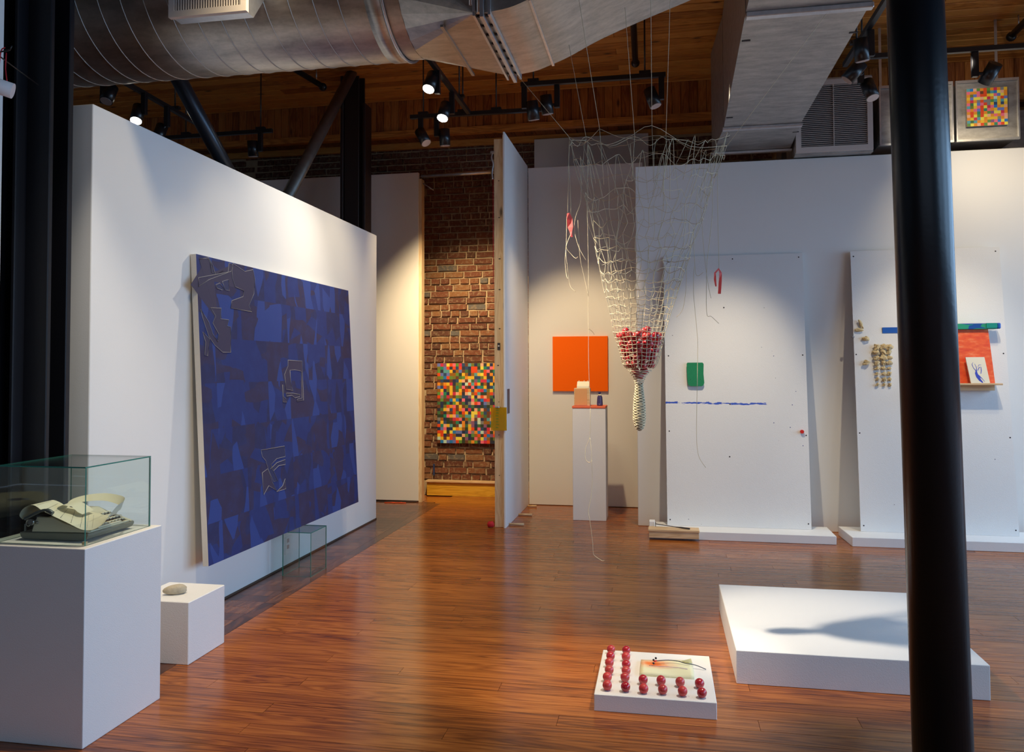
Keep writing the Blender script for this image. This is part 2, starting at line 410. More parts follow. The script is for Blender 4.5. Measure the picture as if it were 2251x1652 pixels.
# upright boarding where the ceiling steps down
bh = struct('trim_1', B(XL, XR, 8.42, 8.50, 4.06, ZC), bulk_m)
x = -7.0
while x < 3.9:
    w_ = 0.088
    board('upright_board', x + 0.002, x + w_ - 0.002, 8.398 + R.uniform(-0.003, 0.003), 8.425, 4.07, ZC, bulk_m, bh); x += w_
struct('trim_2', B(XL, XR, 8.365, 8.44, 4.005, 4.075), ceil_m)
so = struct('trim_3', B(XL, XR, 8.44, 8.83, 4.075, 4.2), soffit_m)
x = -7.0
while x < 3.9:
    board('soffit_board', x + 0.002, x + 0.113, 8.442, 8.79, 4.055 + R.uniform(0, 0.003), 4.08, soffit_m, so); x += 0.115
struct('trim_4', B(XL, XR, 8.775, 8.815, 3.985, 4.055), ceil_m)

# brick end wall
bw = struct('wall_far', B(XL, XR, 8.83, 9.0, -0.01, ZC), mortar_m)
bricks = []
zz = 0.17; ci = 0
while zz < 3.985:
    h = 0.0745
    full = zz > 3.62
    x0_, x1_ = (-4.75, -1.36) if full else (-2.66, -1.46)
    x = x0_ - R.uniform(0, 0.2)
    while x < x1_:
        L_ = 0.222 if (ci % 5 and R.random() < 0.86) else 0.112
        L_ *= R.uniform(0.94, 1.06)
        g = R.uniform(0.009, 0.015)
        bricks.append((x, x + L_ - g, zz, zz + h - R.uniform(0.012, 0.017), R.uniform(-0.012, 0.003), full))
        x += L_
    zz += h; ci += 1
for zr in range(9):
    z_ = 3.30 + zr * 0.0745
    x = -7.6 - (zr % 2) * 0.11
    while x < -4.95:
        bricks.append((x, x + 0.208, z_, z_ + 0.06, R.uniform(-0.01, 0.003), 'r')); x += 0.222
    x = -0.25 - (zr % 2) * 0.11
    while x < 1.0:
        bricks.append((x, x + 0.208, z_, z_ + 0.06, R.uniform(-0.01, 0.003), 'r')); x += 0.222
    x = 2.8 - (zr % 2) * 0.11
    while x < 4.2:
        bricks.append((x, x + 0.208, z_, z_ + 0.06, R.uniform(-0.01, 0.003), 'r')); x += 0.222
def brick_bm(bm, x0, x1, z0, z1, dy, seed):
    q = random.Random(seed)
    j = lambda s=0.0035: q.uniform(-s, s)
    n = 3
    yf = 8.815 + dy
    fr = [bm.verts.new((x0 + (x1 - x0) * i / n + (j(0.004) + 0.004 * (i == 0) - 0.004 * (i == n)), yf + j(0.003), z)) for z in (z0 + 0.002, z1 - 0.002) for i in range(n + 1)]
    for i, v in enumerate(fr): v.co.z += j()
    bk = [bm.verts.new((x, 8.834, z)) for x, z in ((x0, z0), (x1, z0), (x1, z1), (x0, z1))]
    b = fr[:n + 1]; t = fr[n + 1:]
    for i in range(n): bm.faces.new((b[i], b[i + 1], t[i + 1], t[i]))
    bm.faces.new([bk[0], bk[1]] + b[::-1]); bm.faces.new([bk[2], bk[3]] + t)
    bm.faces.new((bk[1], bk[2], t[n], b[n])); bm.faces.new((bk[3], bk[0], b[0], t[0]))
main = [b for b in bricks if b[5] is False] + [b for b in bricks if b[5] is True]
main_parts = main[:300]; rest = main[300:] + [b for b in bricks if b[5] == 'r']
for i, b in enumerate(main_parts):
    bm = bmesh.new(); brick_bm(bm, *b[:5], i); obj('brick', bm, brick_m, bw)
bm = bmesh.new()
for i, b in enumerate(rest): brick_bm(bm, *b[:5], 900 + i)
obj('brickwork', bm, brick_m, bw, kind='stuff')

struct('wall_left', B(XL - 0.12, XL, YB, YF, 0, ZC), wall_m)
# back wall with an opening for the added fill, right wall with four windows (both outside the picture)
bm = bmesh.new()
box(bm, XL, -1.7, YB - 0.12, YB, 0, ZC); box(bm, 2.9, XR, YB - 0.12, YB, 0, ZC); box(bm, -1.7, 2.9, YB - 0.12, YB, 0, 0.7); box(bm, -1.7, 2.9, YB - 0.12, YB, 3.1, ZC)
struct('wall_back', bm, room_m)
bm = bmesh.new()
ys = [YB] + [e for c in (-1.2, 1.3, 3.8, 6.3) for e in (c - 0.95, c + 0.95)] + [YF]
for i in range(0, len(ys), 2): box(bm, XR, XR + 0.12, ys[i], ys[i + 1], 0, ZC)
for i in range(1, len(ys) - 1, 2):
    box(bm, XR, XR + 0.12, ys[i], ys[i + 1], 0, 0.6); box(bm, XR, XR + 0.12, ys[i], ys[i + 1], 3.2, ZC)
struct('wall_right', bm, room_m)

# ------------------------------------------------------------------ partition walls
# left partition carrying the blue painting
w1 = thing('partition_wall', (-2.78, 5.3, 0), 'long low white partition wall with the big blue painting leaning on it', 'wall', kind='thing')
obj('wall_body', bevel(B(-2.865, -2.697, 3.37, 7.265, 0.0, 2.72), 0.006, 2), wall_m, w1)
obj('kick_strip', B(-2.697, -2.692, 3.40, 7.262, 0.0, 0.012), mat('dark_kick_strip', (0.10, 0.06, 0.04), 0.7), w1)  # thin dark strip along the foot of the partition
# far left panel wall
w2 = thing('panel_wall', (-3.7, 8.3, 0), 'tall white panel wall with raw timber edge beside the brick passage', 'wall', kind='thing')
obj('wall_body', bevel(B(-7.9, -2.588, 8.257, 8.30, 0.012, 3.57), 0.003, 1), wall_m, w2)
obj('edge_stud', B(-2.588, -2.553, 8.262, 8.36, 0.0, 3.50), timber_m, w2, label='raw timber edge of the panel')
# divider
dv = thing('divider_wall', (-1.43, 7.6, 0), 'tall white divider panel seen end-on with exposed pine stud frame', 'wall', kind='thing')
obj('white_panel', bevel(B(-1.405, -1.389, 7.03, 8.29, 0.0, 3.585), 0.002, 1), wall_m, dv)
obj('stud', bevel(B(-1.497, -1.412, 7.07, 7.112, 0.0, 3.535), 0.003, 1), timber_m, dv, label='pine end stud')
for i in range(6):
    yy = 7.35 + 0.17 * i
    obj('frame_stud', B(-1.492, -1.412, yy, yy + 0.038, 0.0, 3.5), timber_m, dv)
obj('plate', B(-1.492, -1.412, 7.112, 8.25, 3.46, 3.5), timber_m, dv)
obj('back_board', B(-1.412, -1.405, 7.04, 8.28, 0.0, 3.56), timber_m, dv)
# stray screw dots in the stud
for i in range(9):
    z = 0.5 + i * 0.33 + R.uniform(-.05, .05)
    obj('screw', CY((-1.455 + R.uniform(-.02, .02), 7.068, z), (-1.455, 7.0705, z), 0.004, n=8), twine_dark, dv)
obj('bolt_socket', bevel(B(-1.468, -1.442, 7.062, 7.071, 1.60, 1.665), 0.002, 1), mat('steel_socket', (0.08, 0.07, 0.07), 0.4, metal=0.5), dv)
obj('socket_hole', CY((-1.455, 7.060, 1.637), (-1.455, 7.0625, 1.637), 0.008, n=12), mat('socket_plug', (0.7, 0.7, 0.68), 0.4), dv)
obj('handle_slot', B(-1.389, -1.3865, 7.115, 7.225, 1.02, 1.245), mat('slot_dark', (0.05, 0.045, 0.07), 0.5), dv)
bm = bmesh.new(); tube(bm, smooth_path([(-1.505, 7.06, 3.42), (-1.515, 7.05, 3.36), (-1.50, 7.05, 3.30), (-1.51, 7.05, 3.22), (-1.505, 7.05, 3.16)]), 0.008, 6)
box(bm, -1.525, -1.495, 7.05, 7.07, 3.40, 3.42)
obj('hook_chain', bm, flange_m, dv, label='steel hook and chain')
bm = bmesh.new(); tube(bm, [(-1.501, 7.05, 3.16), (-1.501, 7.05, 2.2)], 0.003, 5)
obj('red_cord', bm, mat('red_cord_paint', (0.5, 0.01, 0.02), 0.6), dv, label='red cord')
# cross rail between the panels
bm = bmesh.new(); cyl(bm, (-2.56, 8.28, 3.53), (-1.50, 8.22, 3.53), 0.022, n=12); tube(bm, [(-2.54, 8.27, 3.45), (-2.42, 8.27, 3.37)], 0.006, 6)
tag(obj('cross_rail', bm, flange_m), 'thin steel cross rail bridging the top of the brick passage', 'rail')
# alcove wall, right wall and upper panel
al = thing('alcove_wall', (-0.82, 8.32, 0), 'white alcove panel wall behind the orange square painting', 'wall', kind='thing')
obj('wall_body', bevel(B(-1.386, -0.18, 8.292, 8.34, 0.004, 3.565), 0.003, 1), wall_m, al)
w3 = thing('main_wall', (1.7, 7.42, 0), 'long white gallery wall with two boards leaning against it', 'wall', kind='thing')
obj('wall_body', bevel(B(-0.226, 5.4, 7.353, 7.45, 0.0, 3.285), 0.004, 1), wall_m, w3)
tag(obj('upper_panel', bevel(B(-1.387, -0.124, 8.735, 8.77, 3.42, 4.00), 0.003, 1), wall_m), 'small white panel high on the bricks above the alcove wall', 'panel')
# ledge at the foot of the bricks
lg = thing('timber_ledge', (-2.1, 8.76, 0), 'amber timber ledge box at the foot of the brick wall', 'ledge')
obj('ledge_body', B(-2.635, -1.40, 8.725, 8.815, 0.0, 0.148), ledge_m, lg)
obj('ledge_cap', bevel(B(-2.65, -1.40, 8.705, 8.815, 0.148, 0.168), 0.004, 2), ply_m, lg)

# pegs sticking out from under the divider
for i, (x0, yy, x1) in enumerate(((-1.368, 8.15, -1.285), (-1.376, 7.665, -1.254), (-1.375, 7.178, -1.250))):
    bm = bmesh.new(); cyl(bm, (x0 - 0.01, yy, 0.012), (x1, yy, 0.012), 0.009, 0.011, n=10)
    tag(obj('dowel', bm, ply_m), ['pale dowel poking out at the back of the divider foot', 'pale dowel poking out at the middle of the divider foot', 'pale dowel poking out at the front of the divider foot'][i], 'dowel', 'dowels under the divider')
bm = bmesh.new(); ball(bm, (-1.53, 7.04, 0.03), 0.03, 2, (1.0, 0.8, 1.0), 0.25, 4)
bmesh.ops.translate(bm, verts=bm.verts, vec=(0, 0, 0.0))
tag(obj('red_cloth', bm, mat('red_cloth', (0.62, 0.015, 0.02), 0.8)), 'crumpled red cloth at the foot of the divider stud', 'cloth')
# yellow acrylic sheet hooked over the stud
ya = bpy.data.materials.new('yellow_acrylic'); ya.use_nodes = True; t_ = ya.node_tree; t_.nodes.clear()
o_ = t_.nodes.new('ShaderNodeOutputMaterial'); tr_ = t_.nodes.new('ShaderNodeBsdfTransparent'); tr_.inputs[0].default_value = (0.78, 0.55, 0.03, 1)
df_ = t_.nodes.new('ShaderNodeBsdfPrincipled'); df_.inputs['Base Color'].default_value = (0.75, 0.50, 0.02, 1); df_.inputs['Roughness'].default_value = 0.1
mx_ = t_.nodes.new('ShaderNodeMixShader'); mx_.inputs[0].default_value = 0.42
t_.links.new(tr_.outputs[0], mx_.inputs[1]); t_.links.new(df_.outputs[0], mx_.inputs[2]); t_.links.new(mx_.outputs[0], o_.inputs[0])
ys_ = thing('yellow_sheet', (-1.44, 7.02, 0.87), 'translucent yellow acrylic ruled sheet hung across the divider stud', 'sheet')
obj('sheet', B(-1.520, -1.375, 7.015, 7.019, 0.875, 1.083), ya, ys_)
obj('clip', bevel(B(-1.478, -1.442, 7.008, 7.070, 1.078, 1.092), 0.003, 1), flange_m, ys_)
for i in range(7):
    z = 0.90 + i * 0.026
    obj('mark', B(-1.475 + (i % 2) * 0.004, -1.452 + R.uniform(0, 0.01), 7.0135, 7.015, z, z + 0.006), mat('green_mark', (0.10, 0.22, 0.02), 0.5) if i == 0 else MATS['green_mark'], ys_)

# ------------------------------------------------------------------ steelwork
st = thing('steel_column', (-2.93, 3.12, 0), 'broad black steel column behind the typewriter case', 'column')
obj('web', B(-2.95, -2.93, 3.09, 3.26, 0, ZC), black_m, st)
obj('flange', bevel(B(-3.075, -2.935, 3.05, 3.08, 0, ZC), 0.004, 1), black_m, st)
obj('flange', bevel(B(-2.945, -2.72, 3.24, 3.27, 0, ZC), 0.004, 1), black_m, st)
obj('flange', bevel(B(-2.875, -2.855, 3.08, 3.25, 0, ZC), 0.004, 1), black_m, st)
obj('flange', bevel(B(-3.09, -3.06, 3.08, 3.27, 0, ZC), 0.004, 1), black_m, st)
obj('flange', bevel(B(-2.90, -2.735, 3.14, 3.165, 0, ZC), 0.004, 1), black_m, st)
fc = thing('far_column', (-3.05, 7.67, 0), 'dark oxide steel column rising behind the far end of the low partition', 'column')
obj('flange', bevel(B(-3.20, -3.17, 7.56, 7.80, 0, ZC - 0.001), 0.004, 1), brown_steel, fc)
obj('web', B(-3.17, -2.98, 7.66, 7.68, 0, ZC - 0.001), brown_steel, fc)
obj('flange', bevel(B(-2.985, -2.955, 7.62, 7.80, 0, ZC - 0.30), 0.004, 1), brown_steel, fc)
obj('stiffener', bevel(B(-3.165, -3.01, 7.585, 7.60, 0, ZC - 0.001), 0.004, 1), brown_steel, fc)
for k, (a, b, r_, lb) in enumerate((((-3.10, 4.42, 3.52), (-3.05, 5.75, 2.43), 0.052, 'blue-grey steel pipe brace falling away behind the low partition'),
                              ((-3.05, 7.50, 4.42), (-3.05, 5.88, 2.61), 0.052, 'rusty grey steel pipe brace rising to the far column'))):
    tag(obj('pipe_brace', CY(a, b, r_, n=20), brace_m if k else mat('blue_steel_pipe', (0.03, 0.035, 0.045), 0.3, metal=0.5)), lb, 'brace')
# round iron post
rp = thing('iron_post', (0.77, 2.30, 0), 'round black iron post standing in front of the low platform', 'column')
bm = bmesh.new(); cyl(bm, (0.7255, 2.30, 0.0), (0.6525, 2.30, ZC), 0.0735, 0.0690, n=48)
obj('shaft', bm, post_m, rp)
obj('foot_plate', bevel(B(0.63, 0.82, 2.205, 2.395, 0, 0.015), 0.003, 1), black_m, rp)

tag(obj('white_panel_edge', B(-3.7, -2.872, 2.985, 3.02, 0, ZC - 0.001), wall_m), 'sliver of white panel at the extreme left beside the broad steel column', 'panel')
# ------------------------------------------------------------------ ducts
AX = (3.94, 3.49); RD = 0.42
dc = thing('round_duct', (-3.2, 3.94, 3.07), 'big round spiral-seam galvanised duct crossing under the ceiling', 'duct')
bm = bmesh.new(); cyl(bm, (-4.98, AX[0], AX[1]), (-1.40, AX[0], AX[1]), RD, n=96, cap=False)
obj('duct_tube', bm, galv_m, dc, smooth=True)
bm = bmesh.new(); pts = []
pitch_ = 0.128; x = -4.95; a = 0
while x < -1.42:
    pts.append((x, AX[0] + (RD + 0.001) * math.cos(a), AX[1] + (RD + 0.001) * math.sin(a))); a += 2 * PI / 48; x += pitch_ / 48
tube(bm, pts, 0.0038, 4)
obj('spiral_seam', bm, seam_m, dc)
def ring(x, r, w, m, name, lab=None):
    bm = bmesh.new(); n = 72; vs = []
    for xx, rr2 in ((x, r), (x + w, r), (x + w, r + 0.01), (x, r + 0.01)):
        vs.append([bm.verts.new((xx, AX[0] + rr2 * math.cos(2 * PI * i / n), AX[1] + rr2 * math.sin(2 * PI * i / n))) for i in range(n)])
    for k in range(4):
        for i in range(n):
            f = bm.faces.new((vs[k][i], vs[k][(i + 1) % n], vs[(k + 1) % 4][(i + 1) % n], vs[(k + 1) % 4][i])); f.smooth = k in (0, 2)
    bmesh.ops.recalc_face_normals(bm, faces=bm.faces[:])
    return obj(name, bm, m, dc, label=lab)
ring(-1.41, RD - 0.004, 0.09, galv_m, 'collar'); ring(-1.325, RD + 0.002, 0.012, flange_m, 'collar_band')
# transition and elbow
td = thing('transition_duct', (-0.9, 3.93, 3.07), 'galvanised duct changing from round to square then sweeping upward', 'duct')
YN, YR, ZB, ZT = 3.53, 4.32, 3.072, 3.86
bm = bmesh.new()
n = 32; circ = []
for i in range(n):
    a = 2 * PI * (i + 0.5) / n + PI / 4
    circ.append(bm.verts.new((-1.24, AX[0] + 0.415 * math.cos(a), AX[1] + 0.415 * math.sin(a))))
cn = [bm.verts.new((-0.835, yy, z_)) for yy, z_ in ((YR, ZT), (YN, ZT), (YN, ZB), (YR, ZB))]
for i in range(n):
    # quarter the circle between the four corners, starting at the top far corner
    q = int(i // (n / 4)); a = (i + 1) % n; q2 = int((a) // (n / 4))
    mid = {0: 1, 1: 2, 2: 3, 3: 0}
    am = 2 * PI * (i + 1) / n + PI / 4
    cor = cn[int(((am - PI / 4 + PI / 4) % (2 * PI)) // (PI / 2)) % 4]
    bm.faces.new((circ[i], circ[a], cor))
prevc = None
for i in range(n):
    am = 2 * PI * (i + 1) / n + PI / 4; ap = 2 * PI * (i) / n + PI / 4
    c1 = int((am % (2 * PI)) // (PI / 2)) % 4; c0 = int((ap % (2 * PI)) // (PI / 2)) % 4
    if c1 != c0: bm.faces.new((circ[i], cn[c0], cn[c1]))
bmesh.ops.recalc_face_normals(bm, faces=bm.faces[:])
obj('transition', bm, galv_m, td)
bm = bmesh.new(); cyl(bm, (-1.315, AX[0], AX[1]), (-1.24, AX[0], AX[1]), 0.415, n=72, cap=False)
obj('spigot', bm, galv_m, td, smooth=True)
prof = [(-0.77, ZB), (-0.68, 3.083), (-0.60, 3.108), (-0.49, 3.149), (-0.315, 3.232), (-0.07, 3.324), (0.17, 3.407), (0.46, 3.51)]
prof = [(p.x, p.z) for p in smooth_path([(a, 0, b) for a, b in prof], 6)]
top = [(x_, z_ + 0.79) for x_, z_ in prof]
bm = bmesh.new()
rows = []
for (x_, z_), (x2, z2) in zip(prof, top):
    rows.append([bm.verts.new((x_, YN, z_)), bm.verts.new((x_, YR, z_)), bm.verts.new((x2, YR, z2)), bm.verts.new((x2, YN, z2))])
for i in range(len(rows) - 1):
    for k in range(4):
        f = bm.faces.new((rows[i][k], rows[i][(k + 1) % 4], rows[i + 1][(k + 1) % 4], rows[i + 1][k]))
bmesh.ops.recalc_face_normals(bm, faces=bm.faces[:])
obj('elbow', bm, galv_m, td)
def rframe(x, w, t, name, m, z0=ZB, z1=ZT, ya_=YN, yb_=YR):
    bm = bmesh.new()
    box(bm, x, x + w, ya_ - t, yb_ + t, z0 - t, z0 - 0.0005); box(bm, x, x + w, ya_ - t, ya_ - 0.0005, z0, z1); box(bm, x, x + w, yb_ + 0.0005, yb_ + t, z0, z1)
    return obj(name, bevel(bm, 0.001, 1), m, td)
bm = bmesh.new(); box(bm, -0.835, -0.77, YN, YR, ZB, ZT); obj('connector', bm, galv_m, td)
rframe(-0.842, 0.012, 0.022, 'flange', flange_m); rframe(-0.806, 0.018, 0.034, 'flange', flange_m); rframe(-0.770, 0.012, 0.022, 'flange', flange_m)
for i in range(8):
    yy = YN + 0.03 + i * (YR - YN - 0.06) / 7
    obj('bolt', CY((-0.822, yy, ZB - 0.006), (-0.822, yy, ZB), 0.009, n=8), twine_dark, td)
    obj('bolt', CY((-0.782, yy, ZB - 0.006), (-0.782, yy, ZB), 0.009, n=8), twine_dark, td)
rframe(-0.585, 0.014, 0.006, 'seam_bar', flange_m, z0=3.112); 
bm = bmesh.new(); box(bm, -1.03, -1.015, YN + 0.10, YR - 0.04, 3.066, 3.078, M=Matrix.Identity(4)); obj('seam_bar', bm, seam_m, td)
obj('hanger_rod', CY((-0.81, YN - 0.02, ZB - 0.01), (-0.81, YN - 0.02, ZC), 0.012, n=12), flange_m, td)
obj('hanger_rod', CY((-0.85, YN - 0.02, ZB + 0.03), (-0.85, YN - 0.02, ZC), 0.008, n=12), flange_m, td)
# register on the round duct
rg = thing('supply_register', (-2.11, 3.5, 3.115), 'white louvred supply register boxed onto the round duct', 'vent')
bm = bmesh.new(); pf = [(3.42, 3.125), (3.485, 3.125), (3.62, 3.30), (3.62, 3.43), (3.42, 3.43)]
a_ = [bm.verts.new((-2.305, y_, z_)) for y_, z_ in pf]; b_ = [bm.verts.new((-1.92, y_, z_)) for y_, z_ in pf]
bm.faces.new(a_[::-1]); bm.faces.new(b_)
for i in range(5): bm.faces.new((a_[i], b_[i], b_[(i + 1) % 5], a_[(i + 1) % 5]))
bmesh.ops.recalc_face_normals(bm, faces=bm.faces[:]); obj('housing', bm, flange_m, rg)
bm = bmesh.new()
box(bm, -2.315, -2.285, 3.395, 3.42, 3.12, 3.44); box(bm, -1.94, -1.91, 3.395, 3.42, 3.12, 3.44); box(bm, -2.285, -1.94, 3.395, 3.42, 3.12, 3.15); box(bm, -2.285, -1.94, 3.395, 3.42, 3.41, 3.44)
obj('face_frame', bm, grille_m, rg)
obj('backing', B(-2.285, -1.94, 3.414, 3.419, 3.15, 3.41), grille_dark, rg)
for i in range(26):
    x = -2.280 + i * 0.0133
    obj('louvre', B(x, x + 0.005, 3.398, 3.414, 3.15, 3.41), grille_m, rg)
# rectangular duct running to the far wall
rd_ = thing('square_duct', (0.82, 5.8, 3.40), 'wide rectangular galvanised duct running back above the leaning boards', 'duct')
def quadduct(bm, secs):
    rs = [[bm.verts.new(p) for p in ((x0, y, z0), (x1, y, z0), (x1, y, z1), (x0, y, z1))] for y, x0, x1, z0, z1 in secs]
    for i in range(len(rs) - 1):
        for k in range(4): bm.faces.new((rs[i][k], rs[i][(k + 1) % 4], rs[i + 1][(k + 1) % 4], rs[i + 1][k]))
    bm.faces.new(rs[0]); bm.faces.new(rs[-1]); bmesh.ops.recalc_face_normals(bm, faces=bm.faces[:])
bm = bmesh.new(); quadduct(bm, [(4.55, 0.475, 1.128, 3.40, 4.34), (6.66, 0.515, 1.118, 3.40, 4.34)])
obj('duct_section', bm, galv_flat, rd_)
bm = bmesh.new(); quadduct(bm, [(6.70, 0.515, 1.118, 3.40, 4.34), (7.50, 0.47, 1.150, 3.39, 4.34)])
obj('duct_section', bm, galv_flat, rd_)
bm = bmesh.new(); quadduct(bm, [(4.36, 0.475, 1.13, 3.40, 4.34), (4.51, 0.475, 1.13, 3.40, 4.34)])
obj('duct_section', bm, galv_flat, rd_)
obj('flange', bevel(B(0.505, 1.13, 6.655, 6.705, 3.375, 3.40), 0.004, 1), flange_m, rd_)
obj('flange', bevel(B(0.475, 1.14, 4.505, 4.555, 3.37, 3.40), 0.004, 1), flange_m, rd_)
obj('flange', bevel(B(0.46, 1.16, 7.38, 7.42, 3.365, 3.39), 0.004, 1), flange_m, rd_)
for i, (xx, yy) in enumerate(((0.49, 4.9), (1.10, 4.9), (0.515, 6.4), (0.53, 6.95), (1.09, 6.9))):
    obj('seam_clip', B(xx, xx + 0.05, yy, yy + 0.015, 3.396, 3.401), twine_dark, rd_)
# crosswise duct boxes over the wall: return grille and two boxes
rb = thing('return_grille', (1.49, 7.35, 3.29), 'large white return grille on a duct box above the leaning boards', 'vent')
obj('housing', bevel(B(1.165, 1.81, 7.27, 7.75, 3.292, 3.965), 0.003, 1), galv_flat, rb)
bm = bmesh.new()
box(bm, 1.171, 1.215, 7.245, 7.27, 3.31, 3.94); box(bm, 1.762, 1.806, 7.245, 7.27, 3.31, 3.94); box(bm, 1.215, 1.762, 7.245, 7.27, 3.31, 3.355); box(bm, 1.215, 1.762, 7.245, 7.27, 3.895, 3.94)
obj('face_frame', bm, grille_m, rb)
obj('backing', B(1.215, 1.762, 7.266, 7.269, 3.355, 3.895), grille_dark, rb)
for i in range(32):
    z = 3.360 + i * 0.0168
    bm = B(-0.2735, 0.2735, -0.0095, 0.0095, -0.0012, 0.0012); bmesh.ops.rotate(bm, verts=bm.verts, cent=(0, 0, 0), matrix=Matrix.Rotation(math.radians(-4), 3, 'X'))
    bmesh.ops.translate(bm, verts=bm.verts, vec=(1.4885, 7.256, z + 0.006)); obj('slat', bm, grille_m, rb)
obj('centre_bar', B(1.484, 1.490, 7.247, 7.262, 3.355, 3.895), grille_m, rb)
for nm, x0, x1, lab in (('duct_box', 1.86, 2.448, 'galvanised duct box hidden half behind the iron post'), ('duct_box', 2.468, 2.957, 'galvanised duct box end carrying the small mosaic painting')):
    tb = thing(nm, ((x0 + x1) / 2, 7.6, 3.33), lab, 'duct')
    obj('box_body', B(x0 + 0.004, x1 - 0.004, 7.262, 8.0, 3.352, 3.83), galv_flat, tb)
    bm = bmesh.new()
    box(bm, x0, x1, 7.25, 7.275, 3.335, 3.352); box(bm, x0, x1, 7.25, 7.275, 3.832, 3.855); box(bm, x0, x0 + 0.012, 7.25, 7.275, 3.352, 3.832); box(bm, x1 - 0.012, x1, 7.25, 7.275, 3.352, 3.832)
    obj('edge_flange', bm, flange_m, tb)
for i, (x, y_) in enumerate(((1.90, 7.4), (2.84, 7.42))):
    tag(obj('duct_strap', B(x, x + 0.022, y_, y_ + 0.004, 3.83, ZC - 0.02), flange_m), ['flat steel hanger strap beside the iron post', 'flat steel hanger strap over the small mosaic box'][i], 'strap')
tag(obj('trunk_duct', B(1.16, 5.3, 8.02, 8.36, 3.36, 3.80), galv_flat), 'dark galvanised trunk duct lying behind the return grille', 'duct')
# black sprinkler pipes
for i, (a, b, lab) in enumerate((((-0.19, 5.2, 4.33), (-0.22, 7.47, 4.30), 'black sprinkler pipe end hanging straight above the net'), ((-3.55, 6.4, 4.32), (-3.36, 7.49, 4.30), 'black sprinkler pipe end near the far column'), ((2.99, 6.5, 4.32), (3.005, 7.50, 4.30), 'black sprinkler pipe end at the right above the mosaic box'))):
    sp_ = thing('sprinkler_pipe', b, lab, 'pipe')
    obj('pipe', CY(a, b, 0.028, n=16), track_m, sp_)
    bm = bmesh.new(); ball(bm, (b[0], b[1], b[2] - 0.005), 0.042, 2); obj('end_cap', bm, track_m, sp_)
    obj('hanger', CY((b[0], b[1] - 0.15, b[2] + 0.02), (b[0], b[1] - 0.15, ZC - 0.018), 0.006, n=8), flange_m, sp_)

# ------------------------------------------------------------------ lighting tracks
def track(p0, p1, rods, label, zt=3.75):
    t = thing('light_track', ((p0[0] + p1[0]) / 2, (p0[1] + p1[1]) / 2, zt), label, 'light track')
    p0 = Vector((*p0, zt)); p1 = Vector((*p1, zt)); d = (p1 - p0); L_ = d.length; ang = math.atan2(d.y, d.x)
    bm = B(0, L_, -0.018, 0.018, -0.018, 0.018); bmesh.ops.transform(bm, matrix=Matrix.Translation(p0) @ Matrix.Rotation(ang, 4, 'Z'), verts=bm.verts)
    obj('rail', bevel(bm, 0.002, 1), track_m, t)
    for f in rods:
        q = p0 + d * f
        obj('rod', CY((q.x, q.y, zt + 0.018), (q.x, q.y, ZC - 0.018), 0.0065, n=8), track_m, t)
        bm = B(q.x - 0.045, q.x + 0.045, q.y - 0.02, q.y + 0.02, zt + 0.015, zt + 0.04); obj('rod_clamp', bm, track_m, t)
    return t
track((-2.26, 6.96), (-1.02, 6.98), (0.10, 0.40, 0.65), 'black light track hung before the brick wall, left of the divider')
track((-1.115, 6.335), (0.05, 6.335), (0.09, 0.86), 'black light track hung behind the net threads')
track((-1.69, 5.2), (-1.70, 6.93), (0.3, 0.8), 'black light track running away under the big duct')
track((-4.21, 4.9), (-4.29, 6.75), (0.35, 0.8), 'black light track running away above the low partition')
track((-4.95, 7.11), (-3.70, 7.09), (0.25, 0.9), 'black light track across the bricks behind the low partition')
track((1.42, 4.6), (1.40, 6.40), (0.3, 0.8), 'black light track running away beside the square duct')
track((1.45, 6.26), (3.6, 6.28), (0.02, 0.9), 'black light track above the small mosaic box')
def lamp(pos, aim, label, lit=False, length=0.15, r=0.049, side=(0.06, 0)):
    """pos: where the head hangs; aim: direction of the beam"""
    t = thing('spotlight', (pos[0], pos[1], 3.44), label, 'spotlight', 'black cylinder track spotlights')
    c = Vector(pos); a = Vector(aim).normalized()
    tr = Vector((c.x + side[0], c.y + side[1], 0))
    obj('stem', bevel(B(tr.x - 0.022, tr.x + 0.022, tr.y - 0.018, tr.y + 0.018, 3.55, 3.732), 0.003, 1), head_m, t)
    obj('pivot', CY((tr.x, tr.y, 3.575), tuple(c), 0.012, n=10), head_m, t)
    bm = bmesh.new(); cyl(bm, c - a * length / 2, c + a * length / 2, r, n=28, cap=True)
    lh_ = obj('lamp_housing', bm, head_m, t)
    bm = bmesh.new(); cyl(bm, c + a * (length / 2 - 0.004), c + a * (length / 2 + 0.003), r * 0.88, n=28)
    obj('lens', bm, lens_on if lit else lens_off, lh_, label='bright glowing lens' if lit else None)
# lens faces that look down toward the viewer or onto the works
lamp((-2.13, 6.93, 3.55), (0.50, -0.25, -0.85), 'tilted spotlight at the left end of the track before the bricks', side=(-0.03, 0.03))
lamp((-1.93, 6.95, 3.54), (0.02, 0.12, -1), 'upright spotlight second on the track before the bricks', side=(-0.075, 0))
lamp((-1.015, 6.33, 3.53), (0.08, 0.25, -1), 'spotlight hanging from the left end of the track behind the net threads', side=(-0.07, 0))
lamp((-0.905, 6.36, 3.58), (0.10, 0.2, -1), 'spotlight second from the left on the track behind the net threads', side=(0.085, 0))
lamp((-0.055, 6.33, 3.57), (0.35, -0.1, -1), 'spotlight at the right end of the track behind the net threads', side=(0.07, 0))
lamp((-1.73, 5.84, 3.64), (-0.15, -0.45, -0.9), 'lit spotlight tucked against the underside of the big duct', True, side=(0.045, 0.02))
lamp((-1.76, 6.33, 3.57), (-0.10, -0.45, -0.9), 'lit spotlight just below and behind the one under the duct', True, side=(0.06, 0.02))
lamp((-4.30, 5.55, 3.62), (0.0, -0.45, -0.9), 'unlit spotlight peeking below the duct beside the steel column', side=(-0.05, 0))
